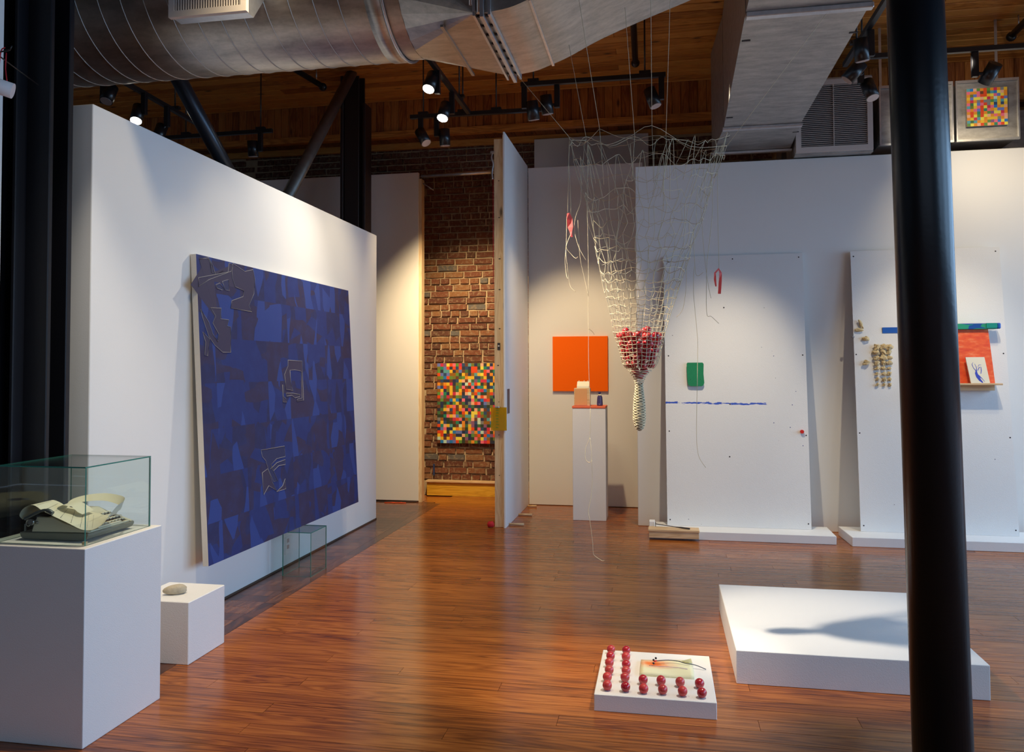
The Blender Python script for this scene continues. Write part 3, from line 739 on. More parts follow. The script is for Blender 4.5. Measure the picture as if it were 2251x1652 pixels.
lamp((-4.27, 5.86, 3.56), (0.10, -0.40, -0.9), 'lit spotlight glowing over the near end of the low partition', True, side=(0.06, 0))
lamp((-4.30, 6.20, 3.50), (-0.05, -0.40, -0.9), 'unlit spotlight right of the lit one over the low partition', side=(0.07, 0))
lamp((-3.90, 7.08, 3.58), (0.0, 0.15, -1), 'spotlight right of the falling pipe brace', side=(0.08, 0))
lamp((-4.28, 7.10, 3.56), (0.3, -0.2, -1), 'spotlight half hidden behind the falling pipe brace', side=(-0.06, 0))
lamp((1.36, 5.72, 3.60), (0.12, 0.2, -1), 'spotlight nearest the iron post beside the square duct', side=(0.06, 0))
lamp((1.38, 6.02, 3.56), (-0.65, 0.1, -0.75), 'tilted spotlight pointing down-left beside the square duct', side=(0.05, 0.05))
lamp((1.54, 6.26, 3.50), (0.2, -0.3, -0.9), 'low spotlight partly hidden by the left side of the iron post', side=(-0.06, 0))
lamp((2.37, 6.28, 3.57), (-0.30, 0.62, -0.72), 'spotlight seen from behind above the small mosaic box', side=(-0.10, 0))

# ------------------------------------------------------------------ blue painting on the left partition
P0 = Vector((-2.56, 4.18, 0.306)); E1 = Vector((0.0089, 1, 0)).normalized(); PT = Vector((-2.657, 4.20, 2.105))
E2 = (PT - P0); E2 -= E1 * E2.dot(E1); E2.normalize(); EN = E1.cross(E2); 
if EN.x < 0: EN = -EN
def pu(u, v, d=0.0): return P0 + E1 * u + E2 * v + EN * d
bp_ = thing('blue_painting', (-2.6, 5.3, 0.306), 'huge dark blue abstract painting leaning on the low partition wall', 'painting')
def pblue():
    m = mat('layered_blue_paint', rough=0.62, spec=0.3); t = NT(m)
    tc = t.n('ShaderNodeNewGeometry')
    sx = t.n('ShaderNodeSeparateXYZ'); t.l(tc.outputs['Position'], sx.inputs[0])
    cb = t.n('ShaderNodeCombineXYZ'); t.l(sx.outputs['Y'], cb.inputs[0]); t.l(sx.outputs['Z'], cb.inputs[1])
    sn = t.n('ShaderNodeVectorMath', operation='SNAP'); t.l(cb.outputs[0], sn.inputs[0]); sn.inputs[1].default_value = (0.31, 0.27, 1)
    wn = t.n('ShaderNodeTexWhiteNoise'); t.l(sn.outputs[0], wn.inputs['Vector'])
    wv = t.n('ShaderNodeVectorMath', operation='SCALE'); t.l(wn.outputs['Color'], wv.inputs[0]); wv.inputs['Scale'].default_value = 9.0
    n0 = t.n('ShaderNodeTexNoise', Scale=3.0, Detail=0.0); t.l(cb.outputs[0], n0.inputs['Vector'])
    w2_ = t.n('ShaderNodeVectorMath', operation='SCALE'); t.l(n0.outputs['Color'], w2_.inputs[0]); w2_.inputs['Scale'].default_value = 0.12
    a1 = t.n('ShaderNodeVectorMath', operation='ADD'); t.l(cb.outputs[0], a1.inputs[0]); t.l(wv.outputs[0], a1.inputs[1])
    ad = t.n('ShaderNodeVectorMath', operation='ADD'); t.l(a1.outputs[0], ad.inputs[0]); t.l(w2_.outputs[0], ad.inputs[1])
    v1 = t.n('ShaderNodeTexVoronoi', Scale=3.6, distance='EUCLIDEAN', Randomness=1.0); t.l(ad.outputs[0], v1.inputs['Vector'])
    mp = t.n('ShaderNodeMapping'); mp.inputs['Rotation'].default_value = (0, 0, 0.5); mp.inputs['Scale'].default_value = (1.0, 0.40, 1); t.l(ad.outputs[0], mp.inputs['Vector'])
    v2 = t.n('ShaderNodeTexVoronoi', Scale=9.0, distance='EUCLIDEAN'); t.l(mp.outputs[0], v2.inputs['Vector'])
    mp2 = t.n('ShaderNodeMapping'); mp2.inputs['Rotation'].default_value = (0, 0, -0.6); mp2.inputs['Scale'].default_value = (0.35, 1.0, 1); t.l(ad.outputs[0], mp2.inputs['Vector'])
    v3 = t.n('ShaderNodeTexVoronoi', Scale=9.0, distance='EUCLIDEAN'); t.l(mp2.outputs[0], v3.inputs['Vector'])
    s1 = t.n('ShaderNodeSeparateColor'); t.l(v1.outputs['Color'], s1.inputs[0])
    s2 = t.n('ShaderNodeSeparateColor'); t.l(v2.outputs['Color'], s2.inputs[0])
    s3 = t.n('ShaderNodeSeparateColor'); t.l(v3.outputs['Color'], s3.inputs[0])
    plum, navy, blue, bright = (0.038, 0.034, 0.088), (0.026, 0.032, 0.105), (0.022, 0.038, 0.165), (0.030, 0.060, 0.25)
    c = t.ramp(s1.outputs[0], [(0, plum), (0.34, navy), (0.62, blue), (0.85, navy)], 'CONSTANT')
    c = t.mix(t.math('GREATER_THAN', s2.outputs[0], 0.60), c, blue)
    c = t.mix(t.math('GREATER_THAN', s3.outputs[1], 0.72), c, plum)
    c = t.mix(t.math('GREATER_THAN', s2.outputs[2], 0.84), c, bright)
    n = t.n('ShaderNodeTexNoise', Scale=9.0, Detail=7.0, Roughness=0.65); t.l(cb.outputs[0], n.inputs['Vector'])
    c = t.mix(t.ramp(n.outputs['Fac'], [(0.45, (0, 0, 0)), (0.8, (0.35, 0.35, 0.35))]), c, (0.035, 0.075, 0.27))
    t.l(c, t.b.inputs['Base Color'])
    return m
bm = bmesh.new()
c8 = [pu(0, 0, 0), pu(2.235, 0, 0), pu(2.235, 1.80, 0), pu(0, 1.80, 0)]; b8 = [p - EN * 0.036 for p in c8]
fv = [bm.verts.new(p) for p in c8]; bv = [bm.verts.new(p) for p in b8]
bm.faces.new(fv).material_index = 0
bm.faces.new(bv[::-1]).material_index = 1
for i in range(4): bm.faces.new((fv[i], bv[i], bv[(i + 1) % 4], fv[(i + 1) % 4])).material_index = 1
bmesh.ops.recalc_face_normals(bm, faces=bm.faces[:])
obj('canvas', bm, [pblue(), canvas_edge], bp_)
SH = dict(
A=[(0.028, 1.773), (0.118, 1.792), (0.147, 1.765), (0.154, 1.709), (0.19, 1.704), (0.168, 1.753), (0.128, 1.794)],
B=[(0.012, 1.61), (0.119, 1.662), (0.332, 1.73), (0.349, 1.791), (0.395, 1.788), (0.368, 1.74), (0.196, 1.702), (0.078, 1.676), (0.012, 1.662)],
C=[(0.38, 1.748), (0.395, 1.795), (0.537, 1.761), (0.641, 1.786), (0.661, 1.722), (0.64, 1.626), (0.569, 1.541), (0.603, 1.504), (0.349, 1.509), (0.364, 1.557), (0.499, 1.594), (0.514, 1.634), (0.412, 1.65), (0.383, 1.704)],
D=[(0.192, 1.64), (0.236, 1.654), (0.278, 1.624), (0.255, 1.613), (0.201, 1.62)], E=[(0.264, 1.668), (0.336, 1.686), (0.339, 1.617), (0.294, 1.617)],
F=[(0.023, 1.478), (0.1, 1.409), (0.137, 1.339), (0.187, 1.293), (0.201, 1.342), (0.142, 1.405), (0.177, 1.45), (0.127, 1.495), (0.24, 1.501), (0.226, 1.435), (0.32, 1.434), (0.299, 1.396), (0.34, 1.391), (0.327, 1.232), (0.237, 1.231), (0.153, 1.273), (0.093, 1.325), (0.039, 1.429)],
G=[(0.033, 1.346), (0.103, 1.308), (0.074, 1.206), (0.044, 1.212), (0.06, 1.289)],
H=[(1.075, 1.192), (1.295, 1.187), (1.291, 0.898), (1.184, 0.895), (1.192, 0.909), (1.267, 0.916), (1.277, 1.112), (1.176, 1.123), (1.098, 1.12), (1.104, 1.02), (1.13, 0.973), (1.025, 0.986), (1.014, 1.092), (1.071, 1.149)],
I=[(0.978, 1.02), (0.998, 1.015), (0.984, 0.938), (1.018, 0.92), (1.025, 0.894), (0.972, 0.899)],
J=[(1.028, 0.958), (1.128, 0.955), (1.237, 0.941), (1.229, 0.926), (1.156, 0.92), (1.111, 0.941), (1.029, 0.936)],
K=[(0.645, 0.597), (0.966, 0.593), (0.97, 0.52), (0.849, 0.519), (0.763, 0.489), (0.849, 0.37), (0.794, 0.371), (0.733, 0.452), (0.699, 0.523), (0.657, 0.554)],
L=[(0.761, 0.462), (0.847, 0.492), (0.968, 0.499), (0.965, 0.465), (0.873, 0.469), (0.8, 0.444)],
M=[(0.648, 0.45), (0.721, 0.467), (0.779, 0.366), (0.829, 0.305), (0.724, 0.354), (0.653, 0.305), (0.647, 0.385)],
N=[(0.828, 0.298), (0.916, 0.326), (0.956, 0.369), (0.958, 0.299), (0.885, 0.299)])
plum_m = mat('plum_paint', (0.040, 0.036, 0.085), 0.6); navy_m = mat('navy_paint', (0.024, 0.034, 0.11), 0.6); line_m = mat('cream_line_paint', (0.30, 0.29, 0.30), 0.7)
for k, pts in SH.items():
    bm = bmesh.new(); f = bm.faces.new([bm.verts.new(pu(u, v, 0.0006)) for u, v in pts]); bmesh.ops.triangulate(bm, faces=[f])
    bmesh.ops.solidify(bm, geom=bm.faces[:], thickness=0.0004)
    ps_ = obj('painted_shape', bm, navy_m if k in 'KLDE' else plum_m, bp_)
    bm = bmesh.new(); tube(bm, [pu(u, v, 0.0013) for u, v in pts], 0.0022, 4, closed=True)
    obj('painted_outline', bm, line_m, ps_)

# ------------------------------------------------------------------ mosaic paintings
PAL = [(0.75, 0.07, 0.01), (0.80, 0.28, 0.02), (0.82, 0.50, 0.03), (0.85, 0.72, 0.08), (0.03, 0.035, 0.06), (0.02, 0.03, 0.09), (0.03, 0.07, 0.17), (0.06, 0.16, 0.06), (0.12, 0.28, 0.05), (0.02, 0.25, 0.14),
       (0.85, 0.16, 0.24), (0.60, 0.03, 0.08), (0.15, 0.05, 0.02), (0.30, 0.12, 0.01), (0.10, 0.35, 0.40), (0.02, 0.20, 0.55), (0.22, 0.22, 0.22), (0.55, 0.75, 0.62), (0.85, 0.45, 0.28), (0.25, 0.10, 0.22), (0.17, 0.19, 0.03), (0.14, 0.20, 0.55), (0.03, 0.05, 0.025)]
pal_m = [mat('mosaic_paint', c, 0.5) for c in PAL]
def mosaic(name, x0, x1, z0, z1, yf, nx, nz, depth, seed, label, weights):
    q = random.Random(seed); t = thing(name, ((x0 + x1) / 2, yf + depth, z0), label, 'painting')
    obj('stretcher', B(x0, x1, yf + 0.001, yf + depth, z0, z1), ply_m, t)
    bm = bmesh.new(); gx = [x0 + (x1 - x0) * i / nx for i in range(nx + 1)]; gz = [z0 + (z1 - z0) * i / nz for i in range(nz + 1)]
    V = [[bm.verts.new((x, yf, z)) for x in gx] for z in gz]
    last = 0
    for j in range(nz):
        for i in range(nx):
            f = bm.faces.new((V[j][i], V[j][i + 1], V[j + 1][i + 1], V[j + 1][i]))
            f.material_index = q.choices(range(len(PAL)), weights)[0]
    obj('painted_squares', bm, pal_m, t)
W_ALL = [6, 4, 5, 4, 6, 6, 5, 4, 3, 3, 4, 3, 5, 5, 2, 2, 2, 2, 3, 3, 4, 2, 5]
W_BRT = [5, 8, 9, 5, 0, 0, 1, 1, 5, 1, 4, 4, 1, 0, 3, 2, 3, 2, 4, 1, 1, 3, 0]
mosaic('mosaic_painting', -2.524, -1.73, 0.587, 1.493, 8.768, 22, 25, 0.032, 5, 'mosaic painting of many small coloured squares hung on the brick wall', W_ALL)
mosaic('mosaic_painting', 2.543, 2.855, 3.453, 3.771, 7.225, 12, 13, 0.022, 9, 'small bright mosaic painting mounted on the end of a duct box', W_BRT)

# orange square
op = thing('orange_painting', (-0.84, 8.28, 1.19), 'plain orange square painting on the alcove wall', 'painting')
obj('canvas', bevel(B(-1.126, -0.551, 8.262, 8.29, 1.193, 1.765), 0.002, 1), orange_m, op)

# ------------------------------------------------------------------ narrow pedestal with objects
pd = thing('narrow_pedestal', (-0.68, 7.66, 0), 'tall narrow white pedestal standing before the orange painting', 'pedestal')
obj('pedestal_body', bevel(B(-0.838, -0.526, 7.516, 7.80, 0, 1.052), 0.003, 1), plinth_m, pd)
tag(obj('orange_board', bevel(B(-0.842, -0.526, 7.512, 7.80, 1.053, 1.075), 0.003, 1), [mat('coral_board', (0.80, 0.16, 0.07), 0.5)]), 'coral-topped board lying on the narrow pedestal', 'board')
wb = thing('wood_block', (-0.75, 7.62, 1.075), 'square block of orange-tinted wood on the narrow pedestal', 'block')
obj('block_body', bevel(B(-0.826, -0.676, 7.56, 7.66, 1.0755, 1.243), 0.003, 1), ply_m, wb)
obj('front_panel', B(-0.818, -0.702, 7.557, 7.5605, 1.083, 1.236), mat('peach_panel', (0.72, 0.36, 0.15), 0.5), wb)
nb = thing('folded_book', (-0.745, 7.61, 1.243), 'small folded cream booklet propped like a roof on the wood block', 'book')
bm = bmesh.new()
prf = [(7.568, 1.2445), (7.572, 1.262), (7.622, 1.306), (7.642, 1.303), (7.655, 1.2445)]
a_ = [bm.verts.new((-0.80, y_, z_)) for y_, z_ in prf]; b_ = [bm.verts.new((-0.685, y_, z_)) for y_, z_ in prf]
for i in range(5): bm.faces.new((a_[i], b_[i], b_[(i + 1) % 5], a_[(i + 1) % 5]))
bm.faces.new(a_[::-1]); bm.faces.new(b_); bmesh.ops.recalc_face_normals(bm, faces=bm.faces[:])
obj('pages', bm, paper_m, nb)
bm = bmesh.new()
for x_ in (-0.785, -0.735, -0.70): ball(bm, (x_, 7.625, 1.309), 0.006, 1)
obj('binding_knot', bm, paper_m, nb)
bt = thing('blue_bottle', (-0.585, 7.60, 1.075), 'small dark blue bottle with round stopper on the narrow pedestal', 'bottle')
bm = bmesh.new(); zs = [(0, 0.028), (0.02, 0.0285), (0.06, 0.026), (0.085, 0.0235), (0.09, 0.019), (0.098, 0.018)]
for i in range(len(zs) - 1): cyl(bm, (-0.585, 7.60, 1.0755 + zs[i][0]), (-0.585, 7.60, 1.0755 + zs[i + 1][0]), zs[i][1], zs[i + 1][1], n=20, cap=i in (0,))
obj('bottle_body', bm, mat('ink_blue_glaze', (0.06, 0.05, 0.17), 0.25, var=0.5, vscale=60), bt)
obj('collar', CY((-0.585, 7.60, 1.172), (-0.585, 7.60, 1.184), 0.019, 0.014, n=20), paper_m, bt)
bm = bmesh.new(); ball(bm, (-0.585, 7.60, 1.195), 0.014, 2); obj('stopper', bm, mat('stopper_blue', (0.02, 0.02, 0.12), 0.2), bt)

# ------------------------------------------------------------------ leaning boards on their plinths
ZP = 0.07
p1 = tag(obj('low_plinth', bevel(B(-0.117, 1.372, 6.83, 7.21, 0.0, ZP), 0.003, 1), plinth_m), 'long low white plinth under the board with the green patch', 'plinth')
bm = bmesh.new(); prism_pts = [(1.482, 6.79), (1.468, 7.23), (3.25, 7.23), (3.25, 6.79)]
a_ = [bm.verts.new((x_, y_, 0)) for x_, y_ in prism_pts]; b_ = [bm.verts.new((x_, y_, ZP + 0.005)) for x_, y_ in prism_pts]
bm.faces.new(a_); bm.faces.new(b_[::-1])
for i in range(4): bm.faces.new((a_[i], b_[i], b_[(i + 1) % 4], a_[(i + 1) % 4]))
bmesh.ops.recalc_face_normals(bm, faces=bm.faces[:])
tag(obj('low_plinth', bevel(bm, 0.003, 1), plinth_m), 'low white plinth running off behind the iron post', 'plinth')
def board_mat(name, kind):
    m = mat(name, (0.80, 0.79, 0.77), 0.7, bump=0.35, bscale=220); t = NT(m)
    g = t.n('ShaderNodeNewGeometry'); s = t.n('ShaderNodeSeparateXYZ'); t.l(g.outputs['Position'], s.inputs[0])
    cb = t.n('ShaderNodeCombineXYZ'); t.l(s.outputs['X'], cb.inputs[0]); t.l(s.outputs['Z'], cb.inputs[1])
    v = t.n('ShaderNodeTexVoronoi', Scale=9.0); t.l(cb.outputs[0], v.inputs['Vector'])
    vs = t.n('ShaderNodeSeparateColor'); t.l(v.outputs['Color'], vs.inputs[0])
    dot = t.math('LESS_THAN', v.outputs['Distance'], t.math('MULTIPLY', t.math('GREATER_THAN', vs.outputs[0], 0.80), 0.035))
    c = t.mix(dot, (0.80, 0.79, 0.77), (0.12, 0.12, 0.14))
    if kind == 1:
        n = t.n('ShaderNodeTexNoise', Scale=1.0, Detail=5.0, Roughness=0.6)
        mp = t.n('ShaderNodeMapping'); mp.inputs['Scale'].default_value = (14, 60, 1); t.l(cb.outputs[0], mp.inputs['Vector']); t.l(mp.outputs[0], n.inputs['Vector'])
        zz_ = t.math('ADD', s.outputs['Z'], t.math('MULTIPLY', s.outputs['X'], 0.012))
        band = t.math('LESS_THAN', t.math('ABSOLUTE', t.math('SUBTRACT', zz_, 1.127)), t.math('MULTIPLY', t.math('SUBTRACT', n.outputs['Fac'], 0.39), 0.055))
        band = t.math('MULTIPLY', band, t.math('LESS_THAN', s.outputs['X'], 0.885))
        c = t.mix(band, c, (0.035, 0.10, 0.55))
        v2 = t.n('ShaderNodeTexVoronoi', Scale=26.0); t.l(cb.outputs[0], v2.inputs['Vector'])
        v2s = t.n('ShaderNodeSeparateColor'); t.l(v2.outputs['Color'], v2s.inputs[0])
        near = t.math('MULTIPLY', t.math('GREATER_THAN', s.outputs['X'], 0.80), t.math('LESS_THAN', t.math('ABSOLUTE', t.math('SUBTRACT', s.outputs['Z'], 1.25)), 0.5))
        d2 = t.math('MULTIPLY', t.math('LESS_THAN', v2.outputs['Distance'], t.math('MULTIPLY', t.math('GREATER_THAN', v2s.outputs[1], 0.86), 0.11)), near)
        c = t.mix(d2, c, (0.06, 0.09, 0.25))
    t.l(c, t.b.inputs['Base Color'])
    return m
def lean_y(z, yb=7.06, k=0.1135): return yb + (z - ZP) * k
def leaning(x0b, x1b, x0t, x1t, yb, mt, label, seed):
    t = thing('leaning_board', ((x0b + x1b) / 2, yb, ZP), label, 'board')
    zt = 2.44; yt = lean_y(zt, yb); ang = math.atan(0.1135); th = 0.016
    z0 = ZP + (0.005 if yb < 7.05 else 0) + 0.001
    bm = bmesh.new()
    fr = [(x0b, yb, z0), (x1b, yb, z0), (x1t, yt, zt), (x0t, yt, zt)]
    nrm = Vector((0, math.cos(ang), -math.sin(ang))) * th
    f_ = [bm.verts.new(p) for p in fr]; k_ = [bm.verts.new(Vector(p) + Vector((0, nrm.y, 0 if i < 2 else nrm.z))) for i, p in enumerate(fr)]
    bm.faces.new(f_); bm.faces.new(k_[::-1])
    for i in range(4): bm.faces.new((f_[i], k_[i], k_[(i + 1) % 4], f_[(i + 1) % 4]))
    bmesh.ops.recalc_face_normals(bm, faces=bm.faces[:])
    obj('panel', bm, mt, t)
    q = random.Random(seed)
    for fx, fz in ((0.02, 0.02), (0.98, 0.02), (0.02, 0.34), (0.985, 0.33), (0.02, 0.62), (0.98, 0.62), (0.03, 0.98), (0.5, 0.985), (0.975, 0.985), (0.45, 0.25), (0.46, 0.44), (0.43, 0.80)):
        x = x0b + (x1b - x0b) * fx; z = z0 + (zt - z0) * fz; y_ = lean_y(z, yb)
        obj('screw', CY((x, y_ - 0.0015, z), (x, y_ + 0.001, z), 0.006, n=8), twine_dark, t)
    return t
leaning(0.034, 1.222, 0.022, 1.226, 7.06, board_mat('splattered_board_blue_line', 1), 'large white board with green patch and blue paint line leaning on the wall', 1)
leaning(1.605, 2.797, 1.618, 2.800, 7.035, board_mat('splattered_board_plain', 2), 'large white board with clay fragments, partly behind the iron post', 2)
# green felt patch
gp = thing('green_patch', (0.29, 7.19, 1.27), 'green felt pocket with rounded bottom hung on the leaning board', 'patch')
bm = bmesh.new(); pts = [(0.215, 1.47), (0.222, 1.478), (0.352, 1.478), (0.361, 1.465), (0.358, 1.38), (0.364, 1.30), (0.355, 1.278), (0.34, 1.270), (0.25, 1.271), (0.228, 1.28), (0.221, 1.30), (0.216, 1.38)]
a_ = [bm.verts.new((x_, lean_y(z_) - 0.022, z_)) for x_, z_ in pts]; f = bm.faces.new(a_)
bmesh.ops.triangulate(bm, faces=[f]); bmesh.ops.solidify(bm, geom=bm.faces[:], thickness=0.004)
obj('felt', bm, mat('green_felt', (0.008, 0.22, 0.09), 0.85, bump=0.5, bscale=300, var=0.15, vscale=80), gp)
for x_ in (0.245, 0.33):
    obj('pin', CY((x_, lean_y(1.33) - 0.027, 1.33), (x_, lean_y(1.33) - 0.002, 1.33), 0.003, n=8), twine_dark, gp)
tag(obj('red_pin', CY((1.170, lean_y(0.885) - 0.022, 0.885), (1.170, lean_y(0.885) - 0.001, 0.885), 0.0155, n=20), mat('red_pin', (0.72, 0.02, 0.01), 0.4)), 'round red pin near the right edge of the first leaning board', 'pin')
# wooden rest with brush
rs_ = thing('wooden_rest', (0.08, 6.83, 0.02), 'raw wooden rest hooked over the front corner of the low plinth', 'rest')
obj('top_board', bevel(B(-0.125, 0.292, 6.765, 6.90, 0.0715, 0.089), 0.002, 1), ply_m, rs_)
obj('front_board', bevel(B(-0.120, 0.288, 6.770, 6.828, 0.018, 0.071), 0.002, 1), ply_m, rs_)
tag(obj('white_block', bevel(B(-0.118, -0.072, 6.90, 6.99, 0.0715, 0.128), 0.002, 1), plinth_m), 'tiny white block behind the wooden rest', 'block')
bm = bmesh.new(); tube(bm, [(-0.066, 6.885, 0.128), (-0.066, 6.885, 0.090)], 0.003, 6); tube(bm, [(-0.066, 6.885, 0.112), (0.10, 6.84, 0.100)], 0.0035, 6); tube(bm, [(0.10, 6.84, 0.100), (0.15, 6.825, 0.099), (0.215, 6.80, 0.0965)], [0.004, 0.007, 0.0068], 6)
tag(obj('paint_brush', bm, twine_dark), 'thin dark brush lying across the wooden rest', 'brush')
# clay fragments
def frag(cx, cz, sx, sz, seed, label, group, rot=0.0):
    y_ = lean_y(cz, 7.035)
    bm = bmesh.new(); ball(bm, (0, 0, 0), 1.0, 2, (sx, 0.55 * min(sx, sz) + 0.003, sz), 0.22, seed)
    q = random.Random(seed + 50)
    for v in bm.verts:
        v.co.x += 0.25 * sx * math.sin(3 * v.co.z / sz + q.random()); v.co.y *= 1 + 0.3 * math.sin(5 * v.co.x / sx)
    for f in bm.faces: f.smooth = False
    bmesh.ops.rotate(bm, verts=bm.verts, cent=(0, 0, 0), matrix=Matrix.Rotation(rot, 3, 'Y'))
    ym = max(v.co.y for v in bm.verts)
    bmesh.ops.translate(bm, verts=bm.verts, vec=(cx, y_ - ym - 0.001 - abs(sz) * 0.1, cz))
    return tag(obj('clay_fragment', bm, frag_m), label, 'fragment', group)
frag(1.672, 1.800, 0.015, 0.043, 11, 'long tan clay fragment highest on the second leaning board', 'loose clay fragments', rot=-0.45)
frag(1.655, 1.750, 0.032, 0.017, 12, 'knobbly tan clay fragment just under the long one', 'loose clay fragments', rot=0.1)
frag(1.707, 1.675, 0.027, 0.022, 13, 'rounded tan clay fragment between the top pair and the grid', 'loose clay fragments', rot=0.5)
frag(1.702, 1.470, 0.028, 0.024, 14, 'T-shaped tan clay fragment left beside the fragment grid', 'loose clay fragments')
bm = bmesh.new(); ball(bm, (1.606, lean_y(1.69, 7.035) - 0.014, 1.69), 0.011, 2, (1, 1, 1), 0.2, 3); tube(bm, [(1.606, 7.20, 1.70), (1.595, 7.20, 1.712)], 0.002, 4)
tag(obj('grey_knot', bm, mat('grey_wool', (0.25, 0.24, 0.25), 0.9)), 'small grey knot at the left edge of the second leaning board', 'knot')
fx = (1.785, 1.838, 1.880, 1.925); fz = (1.604, 1.557, 1.512, 1.467, 1.421, 1.376, 1.331, 1.286)
RN = ['top', 'second', 'third', 'fourth', 'fifth', 'sixth', 'seventh', 'bottom']; CN = ['left', 'middle', 'right']
szs = (0.028, 0.027, 0.025, 0.021, 0.0175, 0.017, 0.018, 0.0145)
for r_, z in enumerate(fz):
    for c_ in range(3):
        s_ = szs[r_]; q = R.uniform(0.8, 1.15)
        frag(fx[c_] + R.uniform(-.003, .003), z + R.uniform(-.003, .003), s_ * q, s_ * R.uniform(0.8, 1.15), 20 + r_ * 3 + c_, f'small tan clay fragment in the grid, {RN[r_]} row, {CN[c_]} column', 'grid of clay fragments', rot=R.uniform(-0.8, 0.8))
# strip, orange panel, shelf and drawing
ysb = lambda z: lean_y(z, 7.035)
strip = thing('painted_strip', (2.28, 7.17, 1.735), 'horizontal strip, flat blue at one end and green-blue at the other, crossing behind the post', 'strip')
obj('blue_end', B(1.845, 2.20, ysb(1.745) - 0.008, ysb(1.745) - 0.002, 1.722, 1.770), mat('cobalt_tape', (0.006, 0.10, 0.45), 0.5), strip)
gm = mat('green_blue_paint', (0.02, 0.30, 0.16), 0.4); t = NT(gm)
g = t.n('ShaderNodeNewGeometry'); mp = t.n('ShaderNodeMapping'); mp.inputs['Scale'].default_value = (9, 9, 34); t.l(g.outputs['Position'], mp.inputs['Vector'])
n = t.n('ShaderNodeTexNoise', Scale=0.9, Detail=2.0, Distortion=0.6); t.l(mp.outputs[0], n.inputs['Vector'])
t.l(t.ramp(n.outputs['Fac'], [(0.0, (0.02, 0.32, 0.18)), (0.56, (0.004, 0.07, 0.32))], 'CONSTANT'), t.b.inputs['Base Color'])
obj('green_end', bevel(B(2.20, 2.70, 7.125, 7.185, 1.742, 1.790), 0.004, 2), gm, strip)
obj('folded_tip', bevel(B(2.70, 2.728, 7.115, 7.185, 1.744, 1.792), 0.010, 3), MATS['cobalt_tape'], strip)
obj('wrap', B(2.62, 2.70, 7.118, 7.125, 1.750, 1.791), mat('sea_green_foil', (0.01, 0.28, 0.22), 0.2), strip)
orr = thing('orange_artwork', (2.47, 7.17, 1.295), 'scrubbed orange-red painted panel standing on the small shelf', 'painting')
om = mat('scrubbed_orange_paint', (0.85, 0.10, 0.02), 0.55); t = NT(om); g = t.n('ShaderNodeNewGeometry')
mp = t.n('ShaderNodeMapping'); mp.inputs['Scale'].default_value = (14, 1, 34); mp.inputs['Rotation'].default_value = (0, 0.6, 0); t.l(g.outputs['Position'], mp.inputs['Vector'])
n = t.n('ShaderNodeTexNoise', Scale=1.0, Detail=6.0); t.l(mp.outputs[0], n.inputs['Vector'])
t.l(t.ramp(n.outputs['Fac'], [(0.3, (0.78, 0.06, 0.012)), (0.55, (0.88, 0.12, 0.02)), (0.72, (0.92, 0.27, 0.10))]), t.b.inputs['Base Color'])
bm = bmesh.new(); fr = [(2.20, 7.112, 1.299), (2.672, 7.112, 1.299), (2.642, 7.150, 1.741), (2.20, 7.150, 1.741)]
f_ = [bm.verts.new(p) for p in fr]; k_ = [bm.verts.new((p[0], p[1] + 0.018, p[2])) for p in fr]; bm.faces.new(f_); bm.faces.new(k_[::-1])
for i in range(4): bm.faces.new((f_[i], k_[i], k_[(i + 1) % 4], f_[(i + 1) % 4]))
bmesh.ops.recalc_face_normals(bm, faces=bm.faces[:]); obj('panel', bm, om, orr)
sh = thing('small_shelf', (2.45, 7.1, 1.24), 'small light wood shelf on the second leaning board', 'shelf')
obj('shelf_board', bevel(B(2.17, 2.70, 7.03, 7.165, 1.284, 1.298), 0.002, 1), ply_m, sh)
obj('shelf_rail', B(2.18, 2.672, 7.120, 7.160, 1.238, 1.283), ply_m, sh)
dr = thing('drawing_panel', (2.53, 7.06, 1.299), 'small cream panel with a blue brush drawing propped on the shelf', 'drawing')
bm = bmesh.new(); A0 = (2.470, 7.050, 1.3); A1 = (2.612, 7.050, 1.3); A2 = (2.586, 7.085, 1.512); A3 = (2.444, 7.085, 1.512)
f_ = [bm.verts.new(p) for p in (A0, A1, A2, A3)]; k_ = [bm.verts.new((p[0], p[1] + 0.014, p[2])) for p in (A0, A1, A2, A3)]; bm.faces.new(f_); bm.faces.new(k_[::-1])
for i in range(4): bm.faces.new((f_[i], k_[i], k_[(i + 1) % 4], f_[(i + 1) % 4]))
bmesh.ops.recalc_face_normals(bm, faces=bm.faces[:]); obj('panel', bm, mat('cream_panel', (0.85, 0.79, 0.62), 0.6), dr)
def dp(u, v): return Vector(A0) + (Vector(A1) - Vector(A0)) * u + (Vector(A3) - Vector(A0)) * v + Vector((0, -0.001, 0))
bm = bmesh.new()
strokes = [([(0.62, 0.02), (0.50, 0.12), (0.42, 0.25), (0.38, 0.38), (0.42, 0.50)], [0.004, 0.009, 0.012, 0.010, 0.003]),
           ([(0.42, 0.45), (0.30, 0.58), (0.26, 0.72), (0.34, 0.80)], [0.003, 0.002, 0.002, 0.001]), ([(0.44, 0.48), (0.46, 0.62), (0.40, 0.74)], [0.003, 0.002, 0.001]),
           ([(0.50, 0.48), (0.60, 0.60), (0.70, 0.62), (0.68, 0.48), (0.62, 0.36)], [0.002, 0.003, 0.002, 0.003, 0.002]), ([(0.46, 0.30), (0.62, 0.18), (0.74, 0.06)], [0.006, 0.002, 0.001]),
           ([(0.54, 0.62), (0.62, 0.70), (0.74, 0.70)], [0.001, 0.002, 0.001])]
